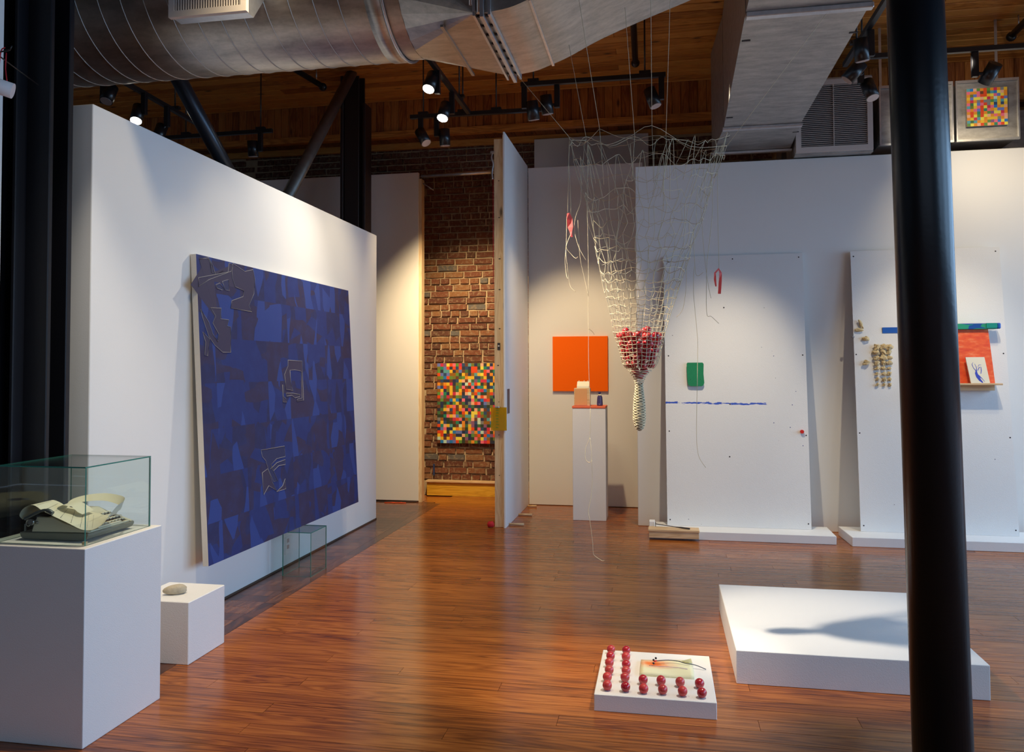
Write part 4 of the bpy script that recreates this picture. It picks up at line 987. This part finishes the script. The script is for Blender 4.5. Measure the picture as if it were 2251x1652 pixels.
for pts, rad in strokes:
    P = [dp(*p) for p in pts]; L_ = []; R_ = []
    for i, p in enumerate(P):
        d = (P[min(i + 1, len(P) - 1)] - P[max(i - 1, 0)]).normalized(); s = Vector((d.z, 0, -d.x)) * rad[i]
        L_.append(bm.verts.new(p + s)); R_.append(bm.verts.new(p - s))
    for i in range(len(P) - 1): bm.faces.new((L_[i], L_[i + 1], R_[i + 1], R_[i]))
obj('brush_drawing', bm, mat('ultramarine_ink', (0.04, 0.07, 0.55), 0.6), dr)

# ------------------------------------------------------------------ front-left pedestal, glass case and typewriter
PZ = 0.75
tp = thing('typewriter_pedestal', (-2.38, 2.93, 0), 'big white pedestal in the near left corner under the glass case', 'pedestal')
obj('pedestal_body', bevel(B(-2.645, -2.162, 2.688, 3.160, 0, PZ), 0.003, 2), plinth_m, tp)
def glass_box(x0, x1, y0, y1, z0, z1, t, name, loc, label, e=0.004):
    g = thing(name, loc, label, 'glass case')
    def pane(n_, bx, ax):
        bm = B(*bx)
        for f in bm.faces:
            f.normal_update()
            f.material_index = 0 if abs(f.normal[ax]) > 0.9 else 1
        obj(n_, bm, [glass_m, glass_edge], g)
    z1_ = z1 - t
    pane('side_pane', (x0, x1, y0, y0 + t, z0, z1_ - 0.0005), 1)
    pane('side_pane', (x0, x1, y1 - t, y1, z0, z1_ - 0.0005), 1)
    pane('side_pane', (x0, x0 + t, y0 + t + 0.0005, y1 - t - 0.0005, z0, z1_ - 0.0005), 0)
    pane('side_pane', (x1 - t, x1, y0 + t + 0.0005, y1 - t - 0.0005, z0, z1_ - 0.0005), 0)
    pane('top_pane', (x0, x1, y0, y1, z1_, z1), 2)
    return g
glass_box(-2.590, -2.197, 2.729, 3.130, PZ + 0.0005, 1.055, 0.005, 'glass_case', (-2.4, 2.93, PZ), 'clear glass case covering the typewriter')
tag(obj('wood_shim', B(-2.222, -2.208, 2.745, 2.760, PZ + 0.0005, PZ + 0.012), ply_m), 'tiny wood shim in the corner of the glass case', 'shim')
glass_box(-2.602, -2.391, 5.164, 5.425, 0.0002, 0.304, 0.005, 'glass_box', (-2.5, 5.3, 0), 'empty clear glass box propping up the blue painting')

ty = thing('typewriter', (-2.39, 2.94, PZ), 'cream portable typewriter trailing a looping typed paper strip', 'typewriter')
cream = mat('cream_enamel', (0.62, 0.58, 0.43), 0.4, bump=0.05, bscale=300); hull_m = mat('grey_green_tray', (0.20, 0.20, 0.155), 0.5); keyc = mat('key_cream', (0.80, 0.72, 0.54), 0.4)
steel = mat('bright_steel', (0.5, 0.5, 0.48), 0.25, metal=0.9); dk = mat('dark_mechanism', (0.03, 0.022, 0.018), 0.5); lever_m = mat('lever_grey', (0.10, 0.115, 0.12), 0.3, metal=0.3)
TY0, TY1 = 2.80, 3.08
# tray
bm = bmesh.new()
pr = [(-2.552, 0.772), (-2.545, 0.758), (-2.53, PZ + 0.0015), (-2.27, PZ + 0.0015), (-2.246, 0.760), (-2.238, 0.775), (-2.240, 0.783), (-2.552, 0.779)]
prism(bm, pr, TY0, TY1); obj('tray', bevel(bm, 0.003, 2), hull_m, ty)
# body side cheeks and deck
def cheek(y0, y1):
    bm = bmesh.new(); prism(bm, [(-2.502, 0.780), (-2.482, 0.840), (-2.405, 0.840), (-2.36, 0.822), (-2.252, 0.790), (-2.240, 0.784)], y0, y1); return bevel(bm, 0.002, 1)
obj('side_cheek', cheek(TY0 + 0.006, TY0 + 0.022), cream, ty); obj('side_cheek', cheek(TY1 - 0.022, TY1 - 0.006), cream, ty)
bm = bmesh.new(); prism(bm, [(-2.455, 0.836), (-2.40, 0.842), (-2.355, 0.824), (-2.355, 0.806), (-2.40, 0.815), (-2.455, 0.812)], TY0 + 0.023, TY1 - 0.023); obj('ribbon_cover', bevel(bm, 0.002, 1), cream, ty)
obj('mechanism', B(-2.515, -2.40, TY0 + 0.024, TY1 - 0.024, 0.782, 0.811), dk, ty)
obj('front_apron', bevel(B(-2.262, -2.245, TY0 + 0.023, TY1 - 0.023, 0.782, 0.790), 0.002, 1), cream, ty)
bm = bmesh.new(); prism(bm, [(-2.354, 0.783), (-2.354, 0.800), (-2.266, 0.784)], TY0 + 0.024, TY1 - 0.024); obj('key_well', bm, dk, ty)
for r_ in range(4):
    xk = -2.347 + r_ * 0.0235; zk = 0.822 - r_ * 0.0085
    for k in range(11):
        yk = TY0 + 0.034 + k * 0.0205 + r_ * 0.004
        if yk > TY1 - 0.03: continue
        bm = bmesh.new(); box(bm, xk, xk + 0.015, yk, yk + 0.0155, zk, zk + 0.005); bevel(bm, 0.0018, 2)
        kk = obj('key', bm, keyc, ty)
        obj('key_arm', B(xk + 0.006, xk + 0.009, yk + 0.006, yk + 0.009, zk - 0.018, zk - 0.0003), dk, kk)
obj('space_bar', bevel(B(-2.2585, -2.247, TY0 + 0.07, TY1 - 0.07, 0.7905, 0.797), 0.002, 2), keyc, ty)
# carriage
obj('platen', CY((-2.492, TY0 + 0.004, 0.838), (-2.492, TY1 - 0.004, 0.838), 0.014, n=20), dk, ty)
obj('platen_knob', CY((-2.492, TY0 - 0.012, 0.822), (-2.492, TY0 + 0.003, 0.822), 0.013, n=20), steel, ty)
obj('carriage', bevel(B(-2.528, -2.470, TY0 + 0.002, TY1 - 0.002, 0.812, 0.824), 0.003, 1), steel, ty)
obj('carriage_post', B(-2.532, -2.526, TY0 + 0.002, TY0 + 0.008, 0.783, 0.812), steel, ty)
bm = bmesh.new(); tube(bm, smooth_path([(-2.520, 2.792, 0.834), (-2.490, 2.790, 0.848), (-2.45, 2.788, 0.866), (-2.425, 2.786, 0.873), (-2.405, 2.786, 0.870), (-2.388, 2.786, 0.861)], 4), [0.007] * 8 + [0.0055] * 6 + [0.008] * 7, 8)
obj('return_lever', bm, lever_m, ty)
bm = bmesh.new(); tube(bm, [(-2.508 + 0.010 * math.cos(a / 12 * 2 * PI), 2.796, 0.818 + 0.013 * math.sin(a / 12 * 2 * PI)) for a in range(12)], 0.0022, 6, closed=True); obj('release_ring', bm, steel, ty)
# typed paper strip: one long ribbon looping off the platen, over the keys and round the back
NE = [(-2.50, 2.99, 0.853), (-2.528, 3.055, 0.868), (-2.497, 3.10, 0.881), (-2.41, 3.115, 0.890), (-2.285, 3.065, 0.888), (-2.215, 2.98, 0.884), (-2.205, 2.925, 0.873), (-2.206, 2.885, 0.846), (-2.206, 2.845, 0.816), (-2.210, 2.805, 0.803), (-2.225, 2.785, 0.800), (-2.255, 2.775, 0.806), (-2.315, 2.778, 0.828), (-2.385, 2.782, 0.852), (-2.432, 2.785, 0.869), (-2.478, 2.785, 0.892), (-2.520, 2.785, 0.878), (-2.541, 2.786, 0.850), (-2.528, 2.788, 0.832)]
FE = [(-2.475, 2.97, 0.849), (-2.475, 3.03, 0.858), (-2.455, 3.06, 0.862), (-2.371, 3.065, 0.866), (-2.279, 3.03, 0.857), (-2.232, 2.985, 0.850), (-2.222, 2.955, 0.846), (-2.232, 2.945, 0.832), (-2.262, 2.94, 0.829), (-2.315, 2.95, 0.835), (-2.350, 2.955, 0.839), (-2.385, 2.958, 0.846), (-2.440, 2.962, 0.852), (-2.475, 2.962, 0.857), (-2.501, 2.96, 0.872), (-2.54, 2.96, 0.882), (-2.566, 2.955, 0.868), (-2.572, 2.95, 0.848), (-2.560, 2.95, 0.832)]
n1 = smooth_path(NE, 4); n2 = smooth_path(FE, 4)
bm = bmesh.new(); cols = 5
vv = [[bm.verts.new(a.lerp(b, k / cols)) for k in range(cols + 1)] for a, b in zip(n1, n2)]
for i in range(len(vv) - 1):
    for k in range(cols):
        f = bm.faces.new((vv[i][k], vv[i][k + 1], vv[i + 1][k + 1], vv[i + 1][k])); f.smooth = True
pp = obj('paper_strip', bm, paper_m, ty)
# rows of faint typing, dashes of ink lying on the strip
bm = bmesh.new(); q = random.Random(3)
for i in range(38, 66, 3):
    a, b = n1[i], n2[i]; a2, b2 = n1[min(i + 1, len(n1) - 1)], n2[min(i + 1, len(n2) - 1)]
    s = 0.08
    while s < 0.85:
        e = s + q.uniform(0.02, 0.07); nrm = (b - a).cross(a2 - a).normalized() * 0.0006
        if nrm.z < 0: nrm = -nrm
        p = [a.lerp(b, s) + nrm, a.lerp(b, e) + nrm, a.lerp(b, e).lerp(a2.lerp(b2, e), 0.18) + nrm, a.lerp(b, s).lerp(a2.lerp(b2, s), 0.18) + nrm]
        bm.faces.new([bm.verts.new(x_) for x_ in p]); s = e + q.uniform(0.01, 0.04)
obj('typing', bm, mat('typed_ink', (0.25, 0.24, 0.22), 0.8), ty, kind='stuff')
bm = bmesh.new(); pts = [(-2.462, 0.842), (-2.445, 0.868), (-2.415, 0.879), (-2.38, 0.872), (-2.345, 0.853), (-2.33, 0.842)]
for i, (x_, z_) in enumerate(pts): pass
a_ = [bm.verts.new((x_, 2.87 + 0.010 * (i % 2), z_)) for i, (x_, z_) in enumerate(pts)]; b_ = [bm.verts.new((x_, 2.945, z_ + 0.006)) for x_, z_ in pts]
for i in range(len(pts) - 1): bm.faces.new((a_[i], a_[i + 1], b_[i + 1], b_[i]))
obj('torn_paper', bm, paper_m, ty, smooth=True)

# ------------------------------------------------------------------ small cube with stone
cb_ = tag(obj('small_plinth', bevel(B(-2.590, -2.268, 3.533, 3.857, 0, 0.301), 0.003, 1), plinth_m), 'small white cube plinth with a stone on it', 'plinth')
bm = bmesh.new(); ball(bm, (0, 0, 0), 1, 3, (0.058, 0.032, 0.026), 0.035, 8)
for v in bm.verts:
    v.co.z = max(v.co.z * (1 + 0.5 * v.co.x / 0.058 * 0.5), -0.021); v.co.y *= 1 + 0.25 * v.co.x / 0.058
bmesh.ops.rotate(bm, verts=bm.verts, cent=(0, 0, 0), matrix=Matrix.Rotation(0.6, 3, 'Z')); bmesh.ops.translate(bm, verts=bm.verts, vec=(-2.425, 3.655, 0.3225))
tag(obj('stone', bm, stone_m), 'grey-brown wedge-shaped stone on the small cube plinth', 'stone')
# wall outlet
oz = thing('wall_outlet', (-2.69, 5.43, 0.10), 'white double wall outlet seen through the empty glass box', 'outlet')
obj('cover_plate', bevel(B(-2.697, -2.691, 5.385, 5.470, 0.09, 0.215), 0.002, 1), plinth_m, oz)
for z in (0.125, 0.17): obj('socket', B(-2.6915, -2.6895, 5.412, 5.443, z, z + 0.028), lens_off, oz)

# ------------------------------------------------------------------ low platform
tag(obj('low_platform', bevel(B(0.319, 1.373, 3.771, 4.892, 0, 0.150), 0.003, 2), plinth_m), 'big low white platform catching the shadow of the net', 'platform')
# ------------------------------------------------------------------ red ball plinth
bpn = tag(obj('ball_plinth', bevel(B(-0.292, 0.207, 3.371, 3.905, 0, 0.069), 0.002, 1), plinth_m), 'small low white plinth set with rows of red balls', 'plinth')
bl = bpy.data.meshes.new('red_ball'); bm = bmesh.new(); ball(bm, (0, 0, 0.0195), 0.0195, 3, (1, 1, 1)); bm.to_mesh(bl); bm.free(); bl.materials.append(red_m)
for p in bl.polygons: p.use_smooth = True
def rball(x, y_, z, s, label, group):
    o = bpy.data.objects.new('red_ball', bl); COL.objects.link(o); o.location = (x, y_, z); o.scale = (s, s, s * R.uniform(0.98, 1.06)); o.rotation_euler = (0, 0, R.uniform(0, 6))
    return tag(o, label, 'ball', group)
RL = ['front row', 'second row from the front', 'third row from the front', 'fourth row from the front', 'fifth row from the front', 'back row']
cols_ = [[(-0.240, 3.420), (-0.246, 3.514), (-0.243, 3.595), (-0.248, 3.682), (-0.248, 3.766), (-0.251, 3.857)], [(-0.163, 3.419), (-0.170, 3.524), (-0.169, 3.600), (-0.172, 3.679), (-0.177, 3.770), (-0.179, 3.856)],
         [(-0.088, 3.414), (-0.092, 3.511)], [(-0.009, 3.418), (-0.016, 3.513)], [(0.072, 3.414), (0.064, 3.512)], [(0.150, 3.411), (0.145, 3.512)]]
for c_, cc in enumerate(cols_):
    for r_, (xx, yy) in enumerate(cc):
        cl = ['leftmost column', 'second column', 'third pair', 'fourth pair', 'fifth pair', 'rightmost pair'][c_]
        rball(xx, yy, 0.0691, 1.03, f'glossy red ball on the low plinth, {cl}, {RL[r_]}', 'red balls on the low plinth')
# folded cloth with stain and twig
fc_ = thing('folded_paper', (0.06, 3.72, 0.069), 'folded cream paper with orange stain on the red-ball plinth', 'paper')
fm = mat('stained_paper', (0.82, 0.80, 0.55), 0.8); t = NT(fm); g = t.n('ShaderNodeNewGeometry'); vm = t.n('ShaderNodeVectorMath', operation='DISTANCE')
mp = t.n('ShaderNodeMapping'); mp.inputs['Scale'].default_value = (1.0, 1.5, 0); t.l(g.outputs['Position'], mp.inputs['Vector']); t.l(mp.outputs[0], vm.inputs[0]); vm.inputs[1].default_value = (-0.046, 3.738 * 1.5, 0)
n = t.n('ShaderNodeTexNoise', Scale=60.0, Detail=4.0); t.l(g.outputs['Position'], n.inputs['Vector'])
dd = t.math('ADD', vm.outputs['Value'], t.math('MULTIPLY', t.math('SUBTRACT', n.outputs['Fac'], 0.5), 0.05))
t.l(t.ramp(dd, [(0.0, (0.85, 0.10, 0.005)), (0.03, (0.88, 0.22, 0.04)), (0.07, (0.85, 0.60, 0.36)), (0.12, (0.80, 0.77, 0.50))]), t.b.inputs['Base Color'])
bm = bmesh.new(); nx, ny = 14, 8; gv = []
for j in range(ny + 1):
    rw = []
    for i in range(nx + 1):
        u, v = i / nx, j / ny
        x_ = -0.108 + u * 0.230 + 0.005 * (1 - v) * u; y_ = 3.604 + v * 0.178 + 0.030 * u * v
        z_ = 0.0775 + 0.0035 * math.sin(u * 7 + v * 3) * (0.3 + 0.7 * (1 - v)) + 0.003 * (1 - v)
        rw.append(bm.verts.new((x_, y_, z_)))
    gv.append(rw)
for j in range(ny):
    for i in range(nx): bm.faces.new((gv[j][i], gv[j][i + 1], gv[j + 1][i + 1], gv[j + 1][i]))
ext = bmesh.ops.extrude_face_region(bm, geom=bm.faces[:])
for v in [e for e in ext['geom'] if isinstance(e, bmesh.types.BMVert)]: v.co.z = 0.0695 + (0.0002 if True else 0)
bmesh.ops.recalc_face_normals(bm, faces=bm.faces[:])
obj('top_sheet', bm, fm, fc_, smooth=True)
bm = bmesh.new(); f = bm.faces.new([bm.verts.new(p) for p in ((0.072, 3.778, 0.0835), (0.124, 3.758, 0.0840), (0.120, 3.816, 0.0845))]); bmesh.ops.solidify(bm, geom=bm.faces[:], thickness=0.0012)
obj('turned_corner', bm, mat('pale_paper', (0.72, 0.70, 0.46), 0.8), fc_)
bm = bmesh.new(); tube(bm, [(x_, y_, 0.0835) for x_, y_ in ((-0.07, 3.698), (-0.03, 3.693), (0.024, 3.694), (0.067, 3.693), (0.1, 3.682))], 0.0012, 4)
obj('mauve_line', bm, mat('mauve_ink', (0.45, 0.28, 0.40), 0.8), fc_)
tw = thing('dark_twig', (0.06, 3.78, 0.085), 'curved dark twig with bead ends lying across the stained paper', 'twig')
bm = bmesh.new(); tube(bm, smooth_path([(-0.046, 3.735, 0.090), (-0.028, 3.740, 0.092), (0.016, 3.755, 0.092), (0.062, 3.752, 0.091), (0.093, 3.738, 0.088), (0.138, 3.730, 0.086), (0.183, 3.722, 0.073)], 4), 0.0020, 6)
obj('stem', bm, mat('blue_black_stem', (0.035, 0.04, 0.08), 0.5), tw)
bm = bmesh.new()
for c in ((-0.050, 3.745, 0.092), (-0.050, 3.715, 0.088), (-0.040, 3.762, 0.095)): ball(bm, c, 0.0052, 2)
obj('bead', bm, mat('black_bead', (0.01, 0.012, 0.02), 0.3), tw)
bm = bmesh.new(); tube(bm, [(-0.048, 3.732, 0.091), (-0.036, 3.738, 0.092)], 0.003, 6); obj('red_wrap', bm, MATS['red_cloth'], tw)

# ------------------------------------------------------------------ hanging net with red balls
NX, NY = -0.105, 3.95
prof = [(2.62, 0.385, 0.050), (2.574, 0.365, 0.045), (2.347, 0.305, 0.042), (2.122, 0.2526, 0.030), (1.898, 0.194, 0.012), (1.674, 0.136, 0.002), (1.600, 0.120, -0.004), (1.555, 0.108, 0.0), (1.517, 0.097, 0.0), (1.480, 0.090, 0.0), (1.450, 0.080, -0.001), (1.425, 0.062, -0.002), (1.406, 0.044, -0.003), (1.385, 0.028, -0.004), (1.350, 0.0175, -0.006), (1.31, 0.0215, -0.006), (1.272, 0.0265, -0.006), (1.22, 0.030, -0.006), (1.183, 0.030, -0.006), (1.15, 0.024, -0.005), (1.127, 0.013, -0.005)]
def pr_(z):
    for i in range(len(prof) - 1):
        z0, r0_, c0 = prof[i]; z1, r1_, c1 = prof[i + 1]
        if z1 <= z <= z0:
            t = (z0 - z) / (z0 - z1); return r0_ + (r1_ - r0_) * t, c0 + (c1 - c0) * t
    return (prof[0][1], prof[0][2]) if z > prof[0][0] else (prof[-1][1], prof[-1][2])
ATT = [(-0.451, 3.95, 2.596), (-0.380, 4.12, 2.641), (-0.279, 3.72, 2.557), (-0.131, 4.20, 2.650), (-0.036, 3.72, 2.557), (0.031, 4.22, 2.651), (0.319, 3.95, 2.507)]
attth = [math.atan2((a[1] - NY), (a[0] - NX - 0.045)) for a in ATT]
NM = 28
def netp(th, z, k=1.0):
    r, c = pr_(z); 
    sq = 1 + 0.05 * math.cos(4 * th) * (1 if z > 1.40 else 0)
    dy = 0.92 * r * k * sq * math.sin(th)
    return Vector((NX + c + r * k * sq * math.cos(th), NY + dy, z + dy * 0.29 * max(0, min(1, (z - 1.65) / 0.8))))
lev = []; z = 2.56
while z > 1.60: lev.append(z); z -= 0.026 + 0.070 * (z - 1.60) / 0.96
while z > 1.415: lev.append(z); z -= 0.0185
nt_ = thing('hanging_net', (NX, NY, 1.12), 'tall cream string net hanging in a cone, its foot full of red balls', 'net')
q = random.Random(21)
grid = []
for i, z in enumerate(lev):
    amp = max(0, (z - 1.62)) 
    rw = []
    for j in range(NM):
        th = 2 * PI * (j + 0.5) / NM + q.uniform(-1, 1) * 0.10 * min(1, amp * 2 + 0.15)
        zz = z + q.uniform(-1, 1) * 0.030 * min(1, amp * 1.6) + (q.uniform(-1, 1) * 0.003)
        if i == 0:
            near = min(abs((th - a + PI) % (2 * PI) - PI) for a in attth); zz = z - 0.04 * min(1, near / 0.35) + 0.02
        rw.append(netp(th, zz, 1 + q.uniform(-1, 1) * 0.06 * min(1, amp * 2)))
    grid.append(rw)
bm = bmesh.new(); RC = 0.00115
for j in range(NM):
    # some strings end lower, leaving large open cells near the rim
    i0 = 0 if j % 2 == 0 else q.choice((1, 2, 3))
    P_ = smooth_path([grid[i][j] for i in range(i0, len(grid))], 2); tube(bm, P_, cord_r(P_), 4)
    if i0: 
        pass
for i in range(len(grid)):
    pts = []
    for j in range(NM):
        a, b = grid[i][j], grid[i][(j + 1) % NM]
        pts.append(a)
        sag = q.uniform(-0.35, 0.9) * (a - b).length * (0.30 if i < len(grid) - 11 else 0.06)
        m_ = (a + b) / 2; m_.z -= sag; pts.append(m_)
    if 0 < i < 7:      # broken courses near the top
        s = q.randrange(0, NM); tube(bm, smooth_path(pts[s * 2:] + pts[:s * 2] , 2)[:int(NM * 4 * q.uniform(0.65, 0.98))], RC, 4)
    else:
        P_ = smooth_path(pts + pts[:1], 2)[:-1]; tube(bm, P_, cord_r(P_), 4, closed=True)
# extra draped loops at the rim
for k in range(14):
    th = q.uniform(0, 2 * PI); t2 = th + q.uniform(0.12, 0.30); zt_ = q.uniform(2.48, 2.58)
    a = netp(th, zt_ - q.uniform(0.1, 0.3)); b = netp(t2, zt_ - q.uniform(0.1, 0.3)); m_ = netp((th + t2) / 2, zt_)
    tube(bm, smooth_path([a, m_, b], 6), RC, 4)
obj('netting', bm, cord_m, nt_, kind='stuff')
# knitted foot
bm = bmesh.new(); z = 1.418
while z > 1.128:
    r, c = pr_(z); n_ = 22
    tube(bm, [(NX + c + (r + 0.0012 * math.sin(k * 3 + z * 900)) * math.cos(2 * PI * k / n_), NY + (r + 0.0012 * math.cos(k * 5)) * math.sin(2 * PI * k / n_), z + 0.0022 * math.sin(2 * PI * k / n_ * 5 + z * 500)) for k in range(n_)], 0.0024, 5, closed=True)
    z -= 0.0066 if z < 1.36 else 0.010
obj('knitted_foot', bm, cord_m, nt_)
bm = bmesh.new(); zs = [1.352, 1.31, 1.272, 1.22, 1.183, 1.15, 1.130, 1.124]
for a, b in zip(zs[:-1], zs[1:]):
    ra, ca = pr_(a); rb_, cb2 = pr_(b); cyl(bm, (NX + ca, NY, a), (NX + cb2, NY, b), ra * 0.93, (rb_ if b > 1.127 else 0.006) * 0.93, n=18, cap=True)
obj('foot_core', bm, mat('dark_cord', (0.34, 0.28, 0.18), 0.9), nt_)
# hanger cords up to the ducts
ends = [(-0.78, 4.30, 3.02), (-0.49, 4.25, 3.13), (-0.40, 3.54, 3.18), (-0.20, 4.28, 3.27), (-0.03, 3.70, 3.325), (0.07, 4.26, 3.36), (0.62, 4.75, 3.40)]
ends = [(-0.77, 4.24, 3.045), (-0.47, 4.15, 3.145), (-0.37, 3.56, 3.195), (-0.17, 4.05, 3.275), (-0.035, 3.60, 3.325), (0.06, 3.98, 3.36), (0.90, 4.53, 3.362)]
for a, b in zip(ATT, ends):
    bm = bmesh.new(); tube(bm, [a, Vector(a).lerp(Vector(b), 0.5), b], 0.0012, 4); obj('hanger_cord', bm, cord_m, nt_)
    bm = bmesh.new(); th = math.atan2(a[1] - NY, a[0] - NX - 0.045)
    tube(bm, [a, Vector(a).lerp(netp(th, 2.35), 0.5), netp(th, 2.35)], 0.0012, 4); obj('hanger_cord', bm, cord_m, nt_)
# rim string through the attachment points
order = sorted(ATT, key=lambda a: math.atan2(a[1] - NY, a[0] - NX))
bm = bmesh.new(); pts = []
for i, a in enumerate(order):
    b = order[(i + 1) % len(order)]; m_ = (Vector(a) + Vector(b)) / 2; m_.z -= 0.05; pts += [Vector(a), m_]
tube(bm, smooth_path(pts + pts[:1], 4)[:-1], 0.0013, 4, closed=True); obj('rim_cord', bm, cord_m, nt_)
# loose strands: x, z lists at fixed depth
def strand(pts, y_, r=0.00125):
    bm = bmesh.new(); tube(bm, smooth_path([(x_, y_ + 0.01 * math.sin(i), z_) for i, (x_, z_) in enumerate(pts)], 4), r, 4); return obj('loose_strand', bm, cord_m, nt_)
def px(a, b, y_=3.95):   # small linear map of the net's own plane (y = const): metres per unit
    return (-0.0615 + (a - 1425) * 0.002205 * y_ / 3.95 * (1 + 0.0) + (y_ - 3.95) * -0.0, 1.43 + (811 - b) * 0.002240 * y_ / 3.95)
def S(*p, y_=3.95, r=0.00125): return strand([px(a, b, y_) for a, b in p], y_, r)
S((1250, 300), (1247, 350), (1246, 400), (1245, 463)); S((1248, 350), (1251, 420), (1252, 465))
S((1243, 470), (1241, 530), (1238, 570), (1241, 600), (1245, 612)); S((1252, 510), (1241, 538), (1252, 555), (1262, 565), (1268, 562)); S((1240, 545), (1245, 600), (1250, 628), (1262, 640))
S((1275, 340), (1275, 430), (1263, 470), (1260, 500), (1270, 540), (1289, 575)); S((1268, 480), (1272, 560), (1282, 610), (1291, 650))
S((1291, 345), (1290, 500), (1291, 600), (1290, 700), (1291, 722), (1291, 800), (1294, 900)); S((1291, 722), (1300, 730), (1303, 736))
S((1294, 900), (1292, 960), (1283, 985), (1282, 1010), (1290, 1018), (1296, 1012), (1295, 985), (1292, 965)); S((1296, 1012), (1297, 1060), (1293, 1100), (1288, 1125), (1292, 1150), (1297, 1190), (1298, 1215), (1302, 1224), (1318, 1234), (1322, 1232), r=0.0013)
S((1577, 380), (1577, 480), (1578, 597)); S((1562, 370), (1566, 460), (1558, 540), (1552, 590), (1550, 690), (1560, 700), (1576, 715)); S((1540, 440), (1545, 540), (1553, 620), (1560, 660))
S((1524, 510), (1526, 580), (1530, 610), (1545, 603)); S((1525, 590), (1523, 650), (1530, 740), (1530, 790), (1527, 900), (1526, 960), (1530, 1000), (1545, 1025)); S((1505, 560), (1508, 620), (1500, 680), (1485, 700))
def ribbon(pts, w_, y_, label):
    P = [Vector((*px(a, b, y_), 0)) for a, b in pts]; bm = bmesh.new(); L_ = []; R_ = []
    for i, p in enumerate(P):
        d = (P[min(i + 1, len(P) - 1)] - P[max(i - 1, 0)]).normalized(); s = Vector((-d.y, d.x, 0)) * w_[i] / 2
        a, b = p + s, p - s; L_.append(bm.verts.new((a.x, y_ + 0.004 * math.sin(i * 2), a.y))); R_.append(bm.verts.new((b.x, y_ - 0.004 * math.sin(i * 2), b.y)))
    for i in range(len(P) - 1): bm.faces.new((L_[i], L_[i + 1], R_[i + 1], R_[i]))
    bmesh.ops.solidify(bm, geom=bm.faces[:], thickness=0.0015)
    obj('pink_ribbon', bm, pink_m, nt_, label=label)
ribbon([(1246, 463), (1249, 475), (1251, 495), (1252, 505), (1254, 517)], [0.014, 0.028, 0.028, 0.012, 0.008], 3.945, 'pink knotted ribbon scrap')
ribbon([(1571, 635), (1569, 620), (1569, 606), (1577, 597), (1581, 606), (1580, 625), (1578, 651)], [0.007, 0.010, 0.009, 0.009, 0.013, 0.014, 0.014], 3.945, 'pink ribbon folded over a string')
# balls
q = random.Random(5)
for z, rad, cnt in ((1.588, 0.097, 13), (1.590, 0.055, 6), (1.551, 0.084, 11), (1.553, 0.04, 4), (1.516, 0.073, 10), (1.482, 0.066, 9), (1.480, 0.022, 3), (1.449, 0.055, 7), (1.421, 0.032, 4), (1.396, 0.014, 2), (1.618, 0.066, 3)):
    o0 = q.uniform(0, 6)
    for k in range(cnt):
        th = o0 + 2 * PI * k / cnt; c = pr_(z)[1]
        rball(NX + c + rad * math.cos(th) + q.uniform(-.003, .003), NY + 0.92 * rad * math.sin(th), z - 0.0195 + q.uniform(-.006, .006), 0.94 * q.uniform(0.92, 1.04), 'glossy red ball bundled in the foot of the hanging net', 'red balls in the hanging net')

# ------------------------------------------------------------------ odds and ends
tb = thing('paper_tube', (-2.37, 2.5, 2.42), 'white paper tube hanging on red string at the far left edge', 'tube')
bm = bmesh.new(); cyl(bm, (-2.46, 2.42, 2.495), (-2.335, 2.50, 2.455), 0.028, n=24); obj('roll', bm, mat('tube_white', (0.70, 0.62, 0.60), 0.6), tb)
bm = bmesh.new(); tube(bm, smooth_path([(-2.36, 2.50, 2.49), (-2.368, 2.50, 2.54), (-2.366, 2.50, 2.60)], 3), 0.0022, 5); tube(bm, smooth_path([(-2.40, 2.50, 2.50), (-2.395, 2.50, 2.56), (-2.388, 2.50, 2.61), (-2.372, 2.50, 2.62)], 3), 0.0022, 5)
obj('string', bm, MATS['red_cord_paint'], tb, label='red string')
bm = bmesh.new(); tube(bm, [(-2.44, 2.50, 2.60), (-2.35, 2.50, 2.61), (-2.342, 2.50, 2.625)], 0.003, 5); tube(bm, [(-2.41, 2.50, 2.60), (-2.72, 3.05, 2.70)], 0.003, 5); obj('hook', bm, track_m, tb)
bm = bmesh.new(); tube(bm, smooth_path([(-3.2, 8.20, 0.006), (-2.95, 8.21, 0.006), (-2.78, 8.22, 0.006), (-2.60, 8.24, 0.006)], 4), 0.005, 6)
tag(obj('floor_cable', bm, twine_dark), 'dark cable along the foot of the tall panel wall', 'cable')
bm = bmesh.new()
for i in range(4):
    tube(bm, [(-2.93 + i * 0.045, 8.14 + 0.012 * (i % 2), 0.004), (-2.83 + i * 0.045, 8.165 - 0.012 * (i % 2), 0.005)], 0.005, 5)
tag(obj('orange_tie', bm, mat('orange_plastic', (0.75, 0.10, 0.03), 0.5)), 'orange plastic tie on the floor by the tall panel wall', 'tie')
bm = B(-2.585, -2.565, 8.80, 8.812, 0.215, 0.345); tag(obj('blue_tag', bm, mat('blue_paint_tag', (0.03, 0.05, 0.14), 0.5)), 'narrow blue tag on the bricks just above the timber ledge', 'tag')
